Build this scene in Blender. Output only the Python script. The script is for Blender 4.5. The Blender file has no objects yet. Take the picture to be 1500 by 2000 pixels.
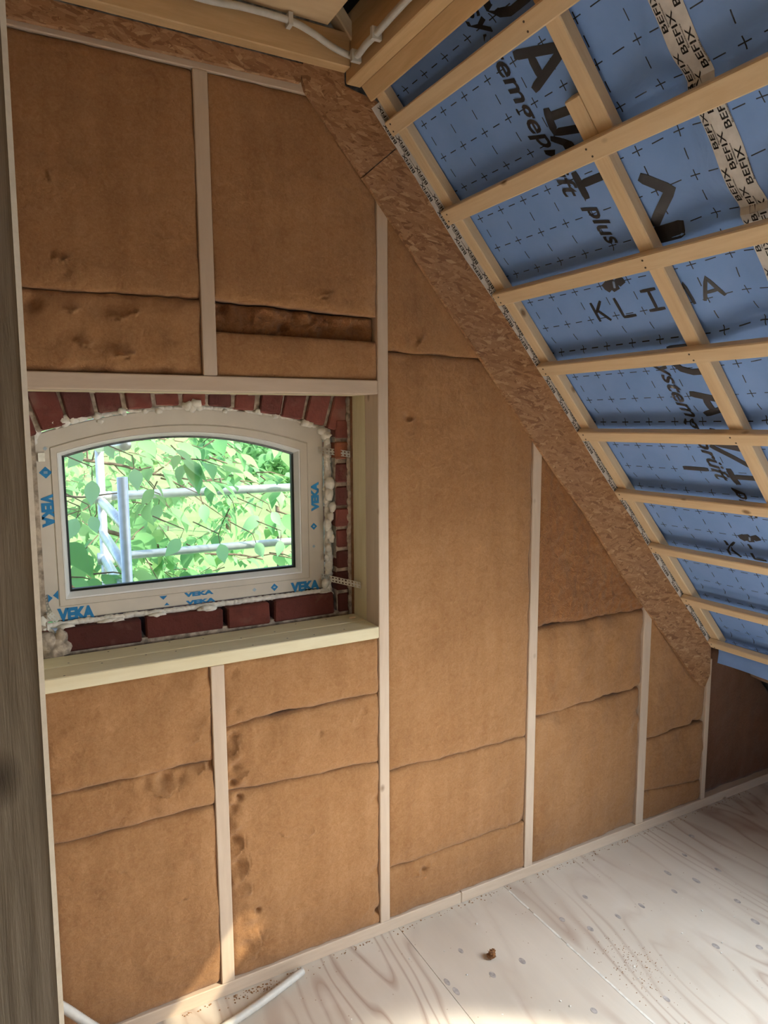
import bpy, bmesh, math, random
from mathutils import Vector, Matrix, noise
random.seed(7)
scene = bpy.context.scene
COL = scene.collection
V = Vector

# ------------------------------------------------------------------ camera
FPX = 1372.38
CAM = V((0.0, -1.95, 1.744))
_ya, _pi, _ro = math.radians(28.457), math.radians(7.2553), math.radians(0.25526)
_w = V((math.sin(_ya)*math.cos(_pi), math.cos(_ya)*math.cos(_pi), -math.sin(_pi)))
_r0 = V((math.cos(_ya), -math.sin(_ya), 0))
_d0 = _w.cross(_r0)
_r = math.cos(_ro)*_r0 + math.sin(_ro)*_d0
_d = -math.sin(_ro)*_r0 + math.cos(_ro)*_d0
cam_data = bpy.data.cameras.new('camera')
cam_data.sensor_fit = 'HORIZONTAL'
cam_data.sensor_width = 36.0
cam_data.lens = 36.0*FPX/1500.0
cam_data.clip_start = 0.02
cam_data.clip_end = 2000
cam = bpy.data.objects.new('camera', cam_data)
COL.objects.link(cam)
cam.matrix_world = Matrix(((_r.x, -_d.x, -_w.x, CAM.x), (_r.y, -_d.y, -_w.y, CAM.y), (_r.z, -_d.z, -_w.z, CAM.z), (0, 0, 0, 1)))
scene.camera = cam

# roof frame: t runs down the slope, y along the house, o is the height off the batten face into the room
RS = V((.6564, 0, -.7544)); RN = V((-.7544, 0, -.6564)); RP = V((1.052, 0, 2.619))
def roof(t, y, o): return RP + RS*t + RN*o + V((0, y, 0))

# ------------------------------------------------------------------ world, sun, daylight, exposure
SUN_DIR = V((-1.302, 1.40, -1.457)).normalized()
world = bpy.data.worlds.new('sky'); scene.world = world
world.use_nodes = True
wn = world.node_tree; wn.nodes.clear()
wo = wn.nodes.new('ShaderNodeOutputWorld'); wb = wn.nodes.new('ShaderNodeBackground'); ws = wn.nodes.new('ShaderNodeTexSky')
ws.sky_type = 'NISHITA'; ws.sun_disc = False
ws.sun_elevation = math.asin(-SUN_DIR.z)
ws.sun_rotation = math.atan2(-SUN_DIR.x, -SUN_DIR.y)
ws.air_density = 1.0; ws.dust_density = 2.5; ws.ozone_density = 1.0
wb.inputs['Strength'].default_value = 0.70
wn.links.new(ws.outputs[0], wb.inputs[0]); wn.links.new(wb.outputs[0], wo.inputs[0])

sun_data = bpy.data.lights.new('sun', 'SUN'); sun_data.energy = 9.0; sun_data.angle = math.radians(0.6); sun_data.color = (1.0, .93, .80)
sun = bpy.data.objects.new('sun', sun_data); COL.objects.link(sun)
sun.rotation_euler = SUN_DIR.to_track_quat('-Z', 'Y').to_euler(); sun.location = (6, -8, 9)

def area(name, loc, direction, sx, sy, energy, color, xdir=None):
    d = bpy.data.lights.new(name, 'AREA'); d.shape = 'RECTANGLE'; d.size = sx; d.size_y = sy; d.energy = energy; d.color = color
    o = bpy.data.objects.new(name, d); COL.objects.link(o)
    z = -V(direction).normalized(); x = V(xdir) if xdir else V((0, 0, 1)).cross(z)
    x.normalize(); y = z.cross(x)
    m = Matrix((x, y, z)).transposed().to_4x4(); m.translation = V(loc); o.matrix_world = m
    return o
# frosted pane and floor lamps added at the unseen roof window; far gable window lamp
rwl = area('roof_window_daylight', roof(1.81, -1.47, .004), RN, .70, .90, 33, (.88, .95, 1.0), (0, 1, 0))
rwl.data.spread = math.radians(146)
beam = area('added_floor_beam', roof(1.86, -2.25, -.02), SUN_DIR, .52, .50, 150, (.96, .98, 1.0))  # narrow lamp added to brighten the floor out of view
beam.data.spread = math.radians(14)
area('back_window_daylight', (.9, -4.40, 1.35), (0, 1, 0.0), 1.5, 1.3, 1.0, (.93, .97, 1.0))

scene.view_settings.view_transform = 'Standard'
scene.view_settings.look = 'None'
scene.view_settings.exposure = 0.0
scene.view_settings.gamma = 1.0
scene.view_settings.use_curve_mapping = False

# ------------------------------------------------------------------ measuring helpers (photo ray meets a real plane)
def ray(u, v): return _r*((u-750)/FPX) + _d*((v-1000)/FPX) + _w
def onplane(u, v, n, c):
    r = ray(u, v); n = V(n); return CAM + r*((c - n.dot(CAM))/n.dot(r))
def wy(u, v, y=0.0): return onplane(u, v, (0, 1, 0), y)
def fz(u, v, z=0.0): return onplane(u, v, (0, 0, 1), z)

# ------------------------------------------------------------------ mesh helpers
class G:
    def __init__(s): s.v = []; s.f = []
    def add(s, vs, fs):
        b = len(s.v); s.v += [tuple(p) for p in vs]; s.f += [tuple(b+i for i in q) for q in fs]; return s
    def box(s, a, b):
        (x0, y0, z0), (x1, y1, z1) = a, b
        return s.add([(x0,y0,z0),(x1,y0,z0),(x1,y1,z0),(x0,y1,z0),(x0,y0,z1),(x1,y0,z1),(x1,y1,z1),(x0,y1,z1)],
                     [(0,3,2,1),(4,5,6,7),(0,1,5,4),(1,2,6,5),(2,3,7,6),(3,0,4,7)])
    def prism(s, poly, vec):
        n = len(poly); vec = V(vec)
        vs = [V(p) for p in poly] + [V(p)+vec for p in poly]
        return s.add(vs, [tuple(range(n)), tuple(reversed(range(n, 2*n)))] + [((i+1) % n, i, n+i, n+(i+1) % n) for i in range(n)])
    def tube(s, pts, r, seg=8, cap=True):
        pts = [V(p) for p in pts]; n = len(pts); rs = r if isinstance(r, (list, tuple)) else [r]*n
        vs = []; up = V((0, 0, 1))
        prev = None
        for i, p in enumerate(pts):
            d = (pts[min(i+1, n-1)] - pts[max(i-1, 0)]).normalized()
            if prev is None:
                a = d.cross(up) if abs(d.dot(up)) < .95 else d.cross(V((1, 0, 0)))
            else:
                a = prev - d*prev.dot(d)
            a.normalize(); prev = a; b = d.cross(a)
            for k in range(seg):
                t = 2*math.pi*k/seg; vs.append(p + (a*math.cos(t) + b*math.sin(t))*rs[i])
        fs = [(i*seg+k, i*seg+(k+1) % seg, (i+1)*seg+(k+1) % seg, (i+1)*seg+k) for i in range(n-1) for k in range(seg)]
        if cap: fs += [tuple(reversed(range(seg))), tuple(range((n-1)*seg, n*seg))]
        return s.add(vs, fs)
    def ball(s, c, r, squash=(1, 1, 1), amp=.25, sub=2, fr=1.6):
        bm = bmesh.new(); bmesh.ops.create_icosphere(bm, subdivisions=sub, radius=1)
        o = V((random.random()*50, random.random()*50, random.random()*50))
        vs = []
        for v in bm.verts:
            k = 1 + amp*noise.noise(v.co*fr + o) + amp*.5*noise.noise(v.co*fr*2.7 + o)
            q = v.co*k*r; vs.append(V((q.x*squash[0], q.y*squash[1], q.z*squash[2])) + V(c))
        fs = [[l.vert.index for l in f.loops] for f in bm.faces]
        bm.free(); return s.add(vs, fs)
    def mesh(s, name, smooth=False):
        m = bpy.data.meshes.new(name); m.from_pydata(s.v, [], s.f)
        bm = bmesh.new(); bm.from_mesh(m); bmesh.ops.recalc_face_normals(bm, faces=bm.faces); bm.to_mesh(m); bm.free()
        if smooth: m.polygons.foreach_set('use_smooth', [True]*len(m.polygons))
        m.update(); return m

def link(name, mesh, mat=None, parent=None, mw=None, label=None):
    o = bpy.data.objects.new(name, mesh); COL.objects.link(o)
    if mat and mesh is not None and not mesh.materials: mesh.materials.append(mat)
    if mw is not None: o.matrix_world = mw
    if parent is not None:
        o.parent = parent; o.matrix_parent_inverse = WM(parent).inverted()
    if label: o['label'] = label
    return o
def WM(o):
    if o.parent is None: return o.matrix_basis.copy()
    return WM(o.parent) @ o.matrix_parent_inverse @ o.matrix_basis
def recenter(o, mode='base'):
    vs = [v.co for v in o.data.vertices]
    c = V(((min(v.x for v in vs)+max(v.x for v in vs))/2, (min(v.y for v in vs)+max(v.y for v in vs))/2, min(v.z for v in vs)))
    o.data.transform(Matrix.Translation(-c)); o.location = c; return o
def obj(name, g, mat, parent=None, smooth=False, label=None):
    o = link(name, g.mesh(name, smooth), mat)
    recenter(o)
    if parent is not None:
        o.parent = parent; o.matrix_parent_inverse = WM(parent).inverted()
    if label: o['label'] = label
    return o
def tag(o, label, cat, group=None):
    o['label'] = label; o['category'] = cat
    if group: o['group'] = group
    return o
def struct(o, label=None):
    o['kind'] = 'structure'
    if label: o['label'] = label
    return o
def empty(name, loc):
    o = bpy.data.objects.new(name, None); COL.objects.link(o); o.location = loc; o.empty_display_size = .05; return o

def beveled(name, L, Wd, H, bev=.003, seg=1, jit=0.0):
    """a length of sawn timber, local x along it, centred"""
    bm = bmesh.new(); bmesh.ops.create_cube(bm, size=1)
    for v in bm.verts: v.co = V((v.co.x*L, v.co.y*Wd, v.co.z*H))
    bmesh.ops.bevel(bm, geom=list(bm.edges), offset=bev, segments=seg, profile=.5, affect='EDGES')
    m = bpy.data.meshes.new(name); bm.to_mesh(m); bm.free(); return m
def timber(name, p0, p1, wdir, wd, hdir, h, mat, parent=None, bev=.003):
    """bar whose axis runs p0->p1; wdir and hdir are the cross-section axes"""
    p0, p1 = V(p0), V(p1); x = (p1-p0); L = x.length; x.normalize()
    y = V(wdir); y = (y - x*y.dot(x)).normalized(); z = x.cross(y)
    m = Matrix((x, y, z)).transposed().to_4x4(); m.translation = (p0+p1)/2
    o = link(name, beveled(name, L, wd, h, bev), mat, parent, m); return o

# ------------------------------------------------------------------ material helpers
class N:
    def __init__(s, name, rough=.6, spec=.3):
        s.m = bpy.data.materials.new(name); s.m.use_nodes = True; s.t = s.m.node_tree; s.t.nodes.clear()
        s.out = s.n('ShaderNodeOutputMaterial'); s.b = s.n('ShaderNodeBsdfPrincipled')
        s.t.links.new(s.b.outputs[0], s.out.inputs[0])
        s.b.inputs['Roughness'].default_value = rough; s.b.inputs['Specular IOR Level'].default_value = spec
    def n(s, ty, **kw):
        x = s.t.nodes.new(ty)
        for k, v in kw.items(): setattr(x, k, v)
        return x
    def put(s, sock, v):
        if isinstance(v, bpy.types.NodeSocket): s.t.links.new(v, sock)
        elif isinstance(v, bpy.types.Node): s.t.links.new(v.outputs[0], sock)
        else:
            if hasattr(sock.default_value, '__len__'):
                n = len(sock.default_value); v = list(v) if hasattr(v, '__len__') else [v]*n
                if n == 4 and len(v) == 3: v = v+[1]
            sock.default_value = v
    def coord(s, scale=(1, 1, 1), rnd=False, rot=(0, 0, 0), src='Object', loc=(0, 0, 0)):
        c = s.n('ShaderNodeTexCoord').outputs[src]
        if rnd:
            oi = s.n('ShaderNodeObjectInfo'); ml = s.n('ShaderNodeVectorMath', operation='SCALE')
            s.put(ml.inputs[0], (37.1, 17.3, 23.7)); s.put(ml.inputs['Scale'], oi.outputs['Random'])
            ad = s.n('ShaderNodeVectorMath', operation='ADD'); s.put(ad.inputs[0], c); s.put(ad.inputs[1], ml.outputs[0]); c = ad.outputs[0]
        mp = s.n('ShaderNodeMapping'); s.put(mp.inputs['Vector'], c); s.put(mp.inputs['Scale'], scale); s.put(mp.inputs['Rotation'], rot); s.put(mp.inputs['Location'], loc)
        return mp.outputs[0]
    def noise(s, vec, scale, detail=3, rough=.55, dist=0, out='Fac'):
        x = s.n('ShaderNodeTexNoise'); s.put(x.inputs['Vector'], vec); s.put(x.inputs['Scale'], scale); s.put(x.inputs['Detail'], detail)
        s.put(x.inputs['Roughness'], rough); s.put(x.inputs['Distortion'], dist); return x.outputs[out]
    def voro(s, vec, scale, out='Distance', feature='F1', rnd=1):
        x = s.n('ShaderNodeTexVoronoi', feature=feature); s.put(x.inputs['Vector'], vec); s.put(x.inputs['Scale'], scale); s.put(x.inputs['Randomness'], rnd); return x.outputs[out]
    def ramp(s, fac, stops, interp='LINEAR'):
        x = s.n('ShaderNodeValToRGB'); x.color_ramp.interpolation = interp; e = x.color_ramp.elements
        while len(e) < len(stops): e.new(.5)
        for i, (p, c) in enumerate(stops):
            e[i].position = p
            c = (c, c, c) if not hasattr(c, '__len__') else c
            e[i].color = (*c[:3], 1)
        s.put(x.inputs[0], fac); return x.outputs[0]
    def mix(s, fac, a, b, mode='MIX'):
        x = s.n('ShaderNodeMix', data_type='RGBA', blend_type=mode); s.put(x.inputs[0], fac); s.put(x.inputs[6], a); s.put(x.inputs[7], b); return x.outputs[2]
    def math(s, op, a, b=0.0, c=None):
        x = s.n('ShaderNodeMath', operation=op); s.put(x.inputs[0], a); s.put(x.inputs[1], b)
        if c is not None: s.put(x.inputs[2], c)
        return x.outputs[0]
    def bump(s, h, strength=.3, dist=.01, normal=None):
        x = s.n('ShaderNodeBump'); s.put(x.inputs['Height'], h); s.put(x.inputs['Strength'], strength); s.put(x.inputs['Distance'], dist)
        if normal is not None: s.put(x.inputs['Normal'], normal)
        s.t.links.new(x.outputs[0], s.b.inputs['Normal']); return x.outputs[0]
    def col(s, c): s.put(s.b.inputs['Base Color'], c); return s

def mat_wood(name, c1, c2, knot, grain=14, rough=.6, knots=True, bumpk=.15):
    a = N(name, rough, .25)
    vec = a.coord((1.2, grain, grain), True)
    g1 = a.noise(vec, 2.2, 5, .6, .6); g2 = a.noise(vec, 9, 3, .6)
    f = a.math('ADD', a.math('MULTIPLY', g1, .7), a.math('MULTIPLY', g2, .3))
    c = a.ramp(f, [(.32, c2), (.62, c1)])
    big = a.noise(a.coord((.9, 3, 3), True), 1.5, 2)
    c = a.mix(a.math('MULTIPLY', a.ramp(big, [(.4, 0), (.7, 1)]), .25), c, c2)
    if knots:
        kd = a.voro(a.coord((4.0, 6, 6), True), 1.0)
        c = a.mix(a.ramp(kd, [(.03, .85), (.075, 0)]), c, knot)
    a.col(c); a.bump(f, bumpk, .004); return a.m
def mat_plain(name, c, rough=.6, spec=.3, metal=0, var=.06, scale=18, bumpk=0):
    a = N(name, rough, spec); f = a.noise(a.coord((1, 1, 1), True), scale, 3)
    lo = tuple(x*(1-var*2) for x in c); hi = tuple(min(1, x*(1+var)) for x in c)
    a.col(a.ramp(f, [(.35, lo), (.65, hi)])); a.b.inputs['Metallic'].default_value = metal
    if bumpk: a.bump(f, bumpk, .004)
    return a.m

M = {}
M['batten'] = mat_wood('batten_wood', (.82, .65, .43), (.71, .52, .31), (.18, .085, .03))
M['stud'] = mat_wood('stud_wood', (.68, .56, .44), (.58, .46, .35), (.22, .13, .07), 10)
M['joist'] = mat_wood('joist_wood', (.70, .49, .27), (.55, .36, .18), (.16, .07, .03), 12)
M['sill'] = mat_wood('window_timber_lit', (.84, .78, .56), (.74, .66, .43), (.25, .14, .06), 9)  # window light put into a paler, yellowish sill and reveal colour

def mat_grey():
    a = N('weathered_wood', .8, .2)
    vec = a.coord((1.4, 30, 30), True); g = a.noise(vec, 2.0, 6, .65, .4); g2 = a.noise(a.coord((2, 8, 8), True), 1.3, 3)
    c = a.ramp(g, [(.3, (.085, .07, .052)), (.5, (.16, .135, .10)), (.72, (.24, .205, .16))])
    c = a.mix(a.math('MULTIPLY', g2, .35), c, (.20, .155, .11))
    kd = a.voro(a.coord((2.2, 3.5, 3.5), True), 1.0)
    c = a.mix(a.ramp(kd, [(.04, .9), (.10, 0)]), c, (.04, .03, .02))
    a.col(c); a.bump(g, .6, .004); return a.m
M['grey'] = mat_grey()
M['litarris'] = mat_wood('lit_arris', (.50, .43, .33), (.42, .35, .26), (.2, .12, .07), 20, .7, False)  # light falling on the post's chamfer, put into a paler colour

def mat_osb():
    a = N('osb', .55, .3)
    col = None; h = None
    for i, (rz, off) in enumerate([(.1, 0), (1.6, 3.3), (-.6, 7.1), (.85, 11.7), (2.4, 15.2), (.3, 19.4), (-.2, 23.9)]):
        c = a.coord((1, 1, 1), True)
        # distort a little, rotate in the plane of the board (x,z local), stretch into strands
        mp = a.n('ShaderNodeMapping'); a.put(mp.inputs['Vector'], c); a.put(mp.inputs['Rotation'], (0, rz, 0)); a.put(mp.inputs['Location'], (off, off*.7, off*1.3))
        mp2 = a.n('ShaderNodeMapping'); a.put(mp2.inputs['Vector'], mp.outputs[0]); a.put(mp2.inputs['Scale'], (30, 60, 118))
        vc = a.voro(mp2.outputs[0], 1.0, 'Color')
        sx = a.n('ShaderNodeSeparateColor'); a.put(sx.inputs[0], vc)
        fib = a.noise(mp2.outputs[0], 6.0, 2)
        cc = a.ramp(sx.outputs[0], [(0, (.19, .092, .043)), (.25, (.32, .17, .083)), (.62, (.40, .225, .115)), (.92, (.49, .30, .165)), (1, (.60, .41, .24))])
        cc = a.mix(a.math('MULTIPLY', fib, .5), cc, (.24, .115, .05))
        if col is None: col = cc; h = sx.outputs[1]
        else:
            m = a.math('GREATER_THAN', sx.outputs[2], .55)
            col = a.mix(m, col, cc); h = a.mix(m, h, sx.outputs[1])
    sl = a.voro(a.coord((55, 55, 150), True, rot=(0, .7, 0)), 1.0)
    col = a.mix(a.ramp(sl, [(.10, .55), (.2, 0)]), col, (.55, .37, .20))
    dk = a.voro(a.coord((40, 40, 130), True, rot=(0, -.9, 0)), 1.0)
    col = a.mix(a.ramp(dk, [(.07, .75), (.14, 0)]), col, (.10, .045, .02))
    a.col(col); a.bump(h, .35, .003); return a.m
M['osb'] = mat_osb()

def mat_insul(name, cols, fuzz=.35, dark=.35):
    a = N(name, .95, .05)
    a.b.inputs['Sheen Weight'].default_value = .15; a.b.inputs['Sheen Roughness'].default_value = .6
    v = a.coord((1, 1, 1), False, src='Object')
    f1 = a.noise(v, 3.0, 4, .6); f2 = a.noise(a.coord((1, 1, 1), True), 180, 4, .7); f3 = a.noise(a.coord((40, 40, 40), True), 1.0, 4, .65, 1.5)
    f4 = a.noise(a.coord((14, 14, 1.2), True), 1.0, 3, .6)
    f = a.math('ADD', a.math('ADD', a.math('MULTIPLY', f1, .30), a.math('MULTIPLY', f2, .25)), a.math('ADD', a.math('MULTIPLY', f3, .25), a.math('MULTIPLY', f4, .20)))
    c = a.ramp(f, [(.36, cols[0]), (.5, cols[1]), (.64, cols[2])])
    # loose pale wood fibres and dark flecks
    vv = a.voro(a.coord((90, 90, 240), True, rot=(.3, .5, .2)), 1.0)
    c = a.mix(a.ramp(vv, [(.06, .45), (.13, 0)]), c, cols[3])
    sp = a.voro(a.coord((1, 1, 1), True), 34)
    c = a.mix(a.ramp(sp, [(.035, dark), (.085, 0)]), c, cols[4])
    a.col(c)
    h = a.math('ADD', a.math('MULTIPLY', f2, .5), f3)
    a.bump(h, fuzz, .006); return a.m
M['insul'] = mat_insul('wood_fibre_insulation', [(.225, .108, .042), (.315, .164, .070), (.41, .23, .108), (.56, .37, .20), (.11, .048, .018)])
M['eave'] = mat_insul('eave_shaded_insulation', [(.085, .036, .018), (.125, .054, .027), (.17, .078, .040), (.24, .125, .07), (.03, .013, .008)])  # eave shade put into a darker copy of the insulation colour
M['insul_rough'] = mat_insul('torn_wood_fibre', [(.16, .066, .022), (.25, .112, .040), (.34, .17, .066), (.50, .29, .13), (.06, .025, .009)], .9, .6)

def mat_membrane():
    a = N('blue_membrane', .62, .3)
    tc = a.n('ShaderNodeTexCoord').outputs['UV']     # uv carries (t, y) in metres
    sp = a.n('ShaderNodeSeparateXYZ'); a.put(sp.inputs[0], tc)
    def cell(sock, off, pitch):
        q = a.math('DIVIDE', a.math('SUBTRACT', sock, off), pitch)
        return a.math('MULTIPLY', a.math('SUBTRACT', q, a.math('ROUND', q)), pitch)
    t0 = a.math('ABSOLUTE', cell(sp.outputs[0], .071, .1044)); y0 = a.math('ABSOLUTE', cell(sp.outputs[1], -.093, .102))
    t5 = a.math('ABSOLUTE', cell(sp.outputs[0], .071+.0522, .1044)); y5 = a.math('ABSOLUTE', cell(sp.outputs[1], -.093+.051, .102))
    W_, L_ = .0014, .0135
    def bar(p, q): return a.math('MULTIPLY', a.math('LESS_THAN', p, W_), a.math('LESS_THAN', q, L_))
    k = a.math('MAXIMUM', a.math('MAXIMUM', bar(t0, y0), bar(y0, t0)), a.math('MAXIMUM', bar(t0, y5), bar(y0, t5)))
    f = a.noise(a.coord((1, 1, 1)), 5, 4); f2 = a.noise(a.coord((1, 1, 1)), 140, 2)
    c = a.ramp(f, [(.3, (.18, .34, .72)), (.7, (.24, .41, .82))])
    c = a.mix(a.math('MULTIPLY', f2, .3), c, (.25, .40, .72))
    c = a.mix(k, c, (.012, .014, .022))
    a.col(c)
    cr = a.noise(a.coord((1, 1, 1)), 9, 3, .5, 1.0)
    a.bump(a.math('ADD', cr, a.math('MULTIPLY', f2, .04)), .25, .02); return a.m
M['membrane'] = mat_membrane()
M['print'] = mat_plain('black_print', (.018, .017, .02), .55, .3)
M['printbox'] = mat_plain('pale_print', (.24, .33, .50), .6, .3)
M['tape'] = mat_plain('tape_paper', (.74, .73, .72), .55, .3, var=.05, scale=40, bumpk=.1)
M['tapeink'] = mat_plain('tape_ink', (.02, .018, .018), .5)
M['pvc'] = mat_plain('window_plastic', (.66, .61, .53), .35, .4, var=.02)
M['bead'] = mat_plain('glazing_bead', (.88, .90, .90), .3, .5, var=.01)  # light from outside put into a whiter bead colour
M['gasket'] = mat_plain('rubber', (.015, .02, .02), .5)
M['veka'] = mat_plain('blue_ink', (.02, .22, .50), .5)
M['vekapale'] = mat_plain('pale_blue_ink', (.40, .52, .60), .5)
M['foam'] = mat_plain('pu_foam', (.80, .77, .70), .8, .15, var=.06, scale=60, bumpk=.5)
M['galv'] = mat_plain('galvanised', (.70, .73, .72), .35, .5, metal=.75, var=.08, scale=60)
M['alu'] = mat_plain('aluminium', (.72, .74, .78), .4, .5, metal=.55, var=.05, scale=30)
M['conduit'] = mat_plain('conduit_plastic', (.66, .65, .61), .45, .4, var=.04, scale=40)
M['screw'] = mat_plain('screw_steel', (.10, .08, .06), .4, .5, metal=.6)
M['plaster'] = mat_plain('old_mortar', (.42, .35, .28), .9, .1, var=.25, scale=45, bumpk=.8)

def mat_brick():
    a = N('brick', .88, .15)
    oi = a.n('ShaderNodeObjectInfo')
    base = a.ramp(oi.outputs['Random'], [(0, (.075, .024, .021)), (.35, (.12, .035, .028)), (.7, (.165, .05, .038)), (.93, (.20, .066, .046)), (1, (.34, .13, .06))])
    f = a.noise(a.coord((1, 1, 1), True), 30, 5, .65); f2 = a.noise(a.coord((1, 1, 1), True), 9, 3)
    c = a.mix(a.ramp(f, [(.45, 0), (.75, .6)]), base, (.07, .027, .022))
    c = a.mix(a.ramp(f2, [(.58, 0), (.75, .35)]), c, (.34, .24, .19))
    a.col(c); a.bump(f, .7, .006); return a.m
M['brick'] = mat_brick()

def mat_floor():
    a = N('plywood_floor', .5, .3)
    v = a.coord((1, 1, 1), False, src='Object')
    # peeled veneer figure: contour lines of a field drawn out along y
    w = a.noise(a.coord((2.6, .42, 1), True), 1.0, 3, .45, .25)
    rings = a.math('FRACT', a.math('MULTIPLY', w, 17.0))
    line = a.ramp(rings, [(0, 0), (.22, .0), (.44, 1), (.50, .55), (.66, 0)])
    fine = a.noise(a.coord((60, 5, 1), True), 1.0, 4, .6)
    pat = a.noise(a.coord((3, 1.6, 1), True), 1.0, 3)
    c = a.ramp(pat, [(.35, (.60, .55, .48)), (.65, (.70, .65, .575))])
    c = a.mix(a.math('MULTIPLY', fine, .22), c, (.50, .44, .38))
    msk = a.ramp(a.noise(a.coord((1.5, 1.1, 1), True), 1.0, 2), [(.38, .15), (.6, .95)])
    c = a.mix(a.math('MULTIPLY', line, msk), c, (.41, .31, .25))
    wht = a.ramp(a.noise(a.coord((5, 4, 1), True), 1.0, 4), [(.55, 0), (.75, .45)])
    c = a.mix(wht, c, (.74, .70, .65))
    d = a.voro(a.coord((1, 1, 0), True), 26)
    c = a.mix(a.ramp(d, [(.04, .7), (.075, 0)]), c, (.35, .24, .16))
    a.col(c); a.bump(a.math('ADD', line, fine), .08, .003); return a.m
M['floor'] = mat_floor()
M['filler'] = mat_plain('grey_knot_plug', (.44, .41, .40), .6, var=.15, scale=60)
M['whitefill'] = mat_plain('white_filler', (.78, .77, .72), .6, var=.08, scale=50)
M['ply'] = mat_wood('ceiling_board_wood', (.80, .62, .40), (.68, .49, .29), (.3, .17, .08), 5)
M['dark'] = mat_plain('dark_felt', (.055, .05, .05), .9)
M['plasterwall'] = mat_plain('raw_board', (.27, .16, .075), .85, var=.06, scale=6)
M['rooftile'] = mat_plain('roof_covering', (.06, .05, .05), .8)  # darkened to stand for the shaded membrane in the ceiling corner gap

def mat_leaf(name, c1, c2):
    a = N(name, .45, .35)
    oi = a.n('ShaderNodeObjectInfo'); f = a.noise(a.coord((1, 1, 1), True), 2.5, 3)
    c = a.mix(f, c1, c2); a.col(c)
    tr = a.n('ShaderNodeBsdfTranslucent'); a.put(tr.inputs[0], c)
    mx = a.n('ShaderNodeMixShader'); a.put(mx.inputs[0], .45); a.t.links.new(a.b.outputs[0], mx.inputs[1]); a.t.links.new(tr.outputs[0], mx.inputs[2])
    a.t.links.new(mx.outputs[0], a.out.inputs[0]); return a.m
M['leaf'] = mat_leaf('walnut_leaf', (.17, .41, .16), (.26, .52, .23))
M['leafnear'] = mat_leaf('walnut_leaf_near_lit', (.34, .62, .36), (.46, .76, .46))  # brighter copy of the leaf colour, extra light put into near leaves
M['leafb'] = mat_leaf('walnut_leaf_light', (.26, .49, .17), (.36, .60, .26))
M['leafc'] = mat_leaf('distant_leaf', (.18, .40, .17), (.30, .54, .25))
M['bark'] = mat_plain('bark', (.16, .12, .09), .9, var=.2, scale=30, bumpk=.5)
def mat_grass():
    a = N('meadow', .95, .05)
    f = a.noise(a.coord((.35, .35, 1)), 1.0, 5, .6); f2 = a.noise(a.coord((6, 6, 1)), 1.0, 3)
    c = a.ramp(f, [(.35, (.20, .31, .11)), (.6, (.27, .37, .155)), (.8, (.33, .39, .21))])
    c = a.mix(a.math('MULTIPLY', f2, .35), c, (.18, .30, .10)); a.col(c); return a.m
M['grass'] = mat_grass()
def mat_glass():
    a = N('window_glass'); a.t.nodes.remove(a.b)
    tr = a.n('ShaderNodeBsdfTransparent'); a.put(tr.inputs[0], (.95, .985, .96)); gl = a.n('ShaderNodeBsdfGlossy'); a.put(gl.inputs['Roughness'], .02)
    fr = a.n('ShaderNodeFresnel'); a.put(fr.inputs['IOR'], 1.45); mx = a.n('ShaderNodeMixShader')
    a.put(mx.inputs[0], fr.outputs[0]); a.t.links.new(tr.outputs[0], mx.inputs[1]); a.t.links.new(gl.outputs[0], mx.inputs[2]); a.t.links.new(mx.outputs[0], a.out.inputs[0])
    return a.m
M['glass'] = mat_glass()
def mat_sundim():
    a = N('sun_dimming_pane'); a.t.nodes.remove(a.b)
    tr = a.n('ShaderNodeBsdfTransparent'); a.put(tr.inputs[0], (.72, .69, .62)); a.t.links.new(tr.outputs[0], a.out.inputs[0]); return a.m
M['sundim'] = mat_sundim()  # tint for panes added out of view to weaken the sun
_f = N('added_glow', .5); _f.col((.8, .82, .84)); _f.b.inputs['Emission Color'].default_value = (.9, .96, 1, 1); _f.b.inputs['Emission Strength'].default_value = 1.0; M['glowing'] = _f.m  # unseen pane with its own glow, added along with the roof lamp

# ------------------------------------------------------------------ lettering
_TX = {}
def text_mesh(s, shear=0.0, offset=0.0, extrude=.004, spacing=1.0):
    key = (s, shear, offset, spacing)
    if key in _TX: return _TX[key]
    cu = bpy.data.curves.new('lettering', 'FONT'); cu.body = s; cu.size = 1; cu.shear = shear; cu.offset = offset; cu.extrude = extrude; cu.resolution_u = 3; cu.space_character = spacing
    o = bpy.data.objects.new('lettering', cu); COL.objects.link(o)
    bpy.context.view_layer.update()
    dg = bpy.context.evaluated_depsgraph_get()
    me = bpy.data.meshes.new_from_object(o.evaluated_get(dg)); me.name = 'lettering'
    bpy.data.objects.remove(o); bpy.data.curves.remove(cu)
    xs = [v.co.x for v in me.vertices]; ys = [v.co.y for v in me.vertices]
    _TX[key] = (me, min(xs), max(xs), min(ys), max(ys)); return _TX[key]
def lettering(s, org, xd, yd, length, height, mat, parent, name='lettering', shear=0, offset=.0, cap=None, thick=.0006, spacing=1.0):
    """flat print: text's lower-left at org, reading along xd, tops along yd, squeezed to length; height is cap height"""
    me, x0, x1, y0, y1 = text_mesh(s, shear, offset, .5, spacing)
    capref, _, _, c0, c1 = text_mesh('H', 0, offset, .5)
    sx = length/(x1-x0); sy = height/c1
    xd = V(xd).normalized(); yd = V(yd).normalized(); zd = xd.cross(yd)
    m = Matrix((xd*sx, yd*sy, zd*thick)).transposed().to_4x4()
    m.translation = V(org) - xd*sx*x0
    if not me.materials: me.materials.append(None)
    me2 = me
    o = bpy.data.objects.new(name, me2); COL.objects.link(o)
    o.material_slots[0].link = 'OBJECT'; o.material_slots[0].material = mat
    o.matrix_world = m
    o.parent = parent; o.matrix_parent_inverse = WM(parent).inverted()
    return o

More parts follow.
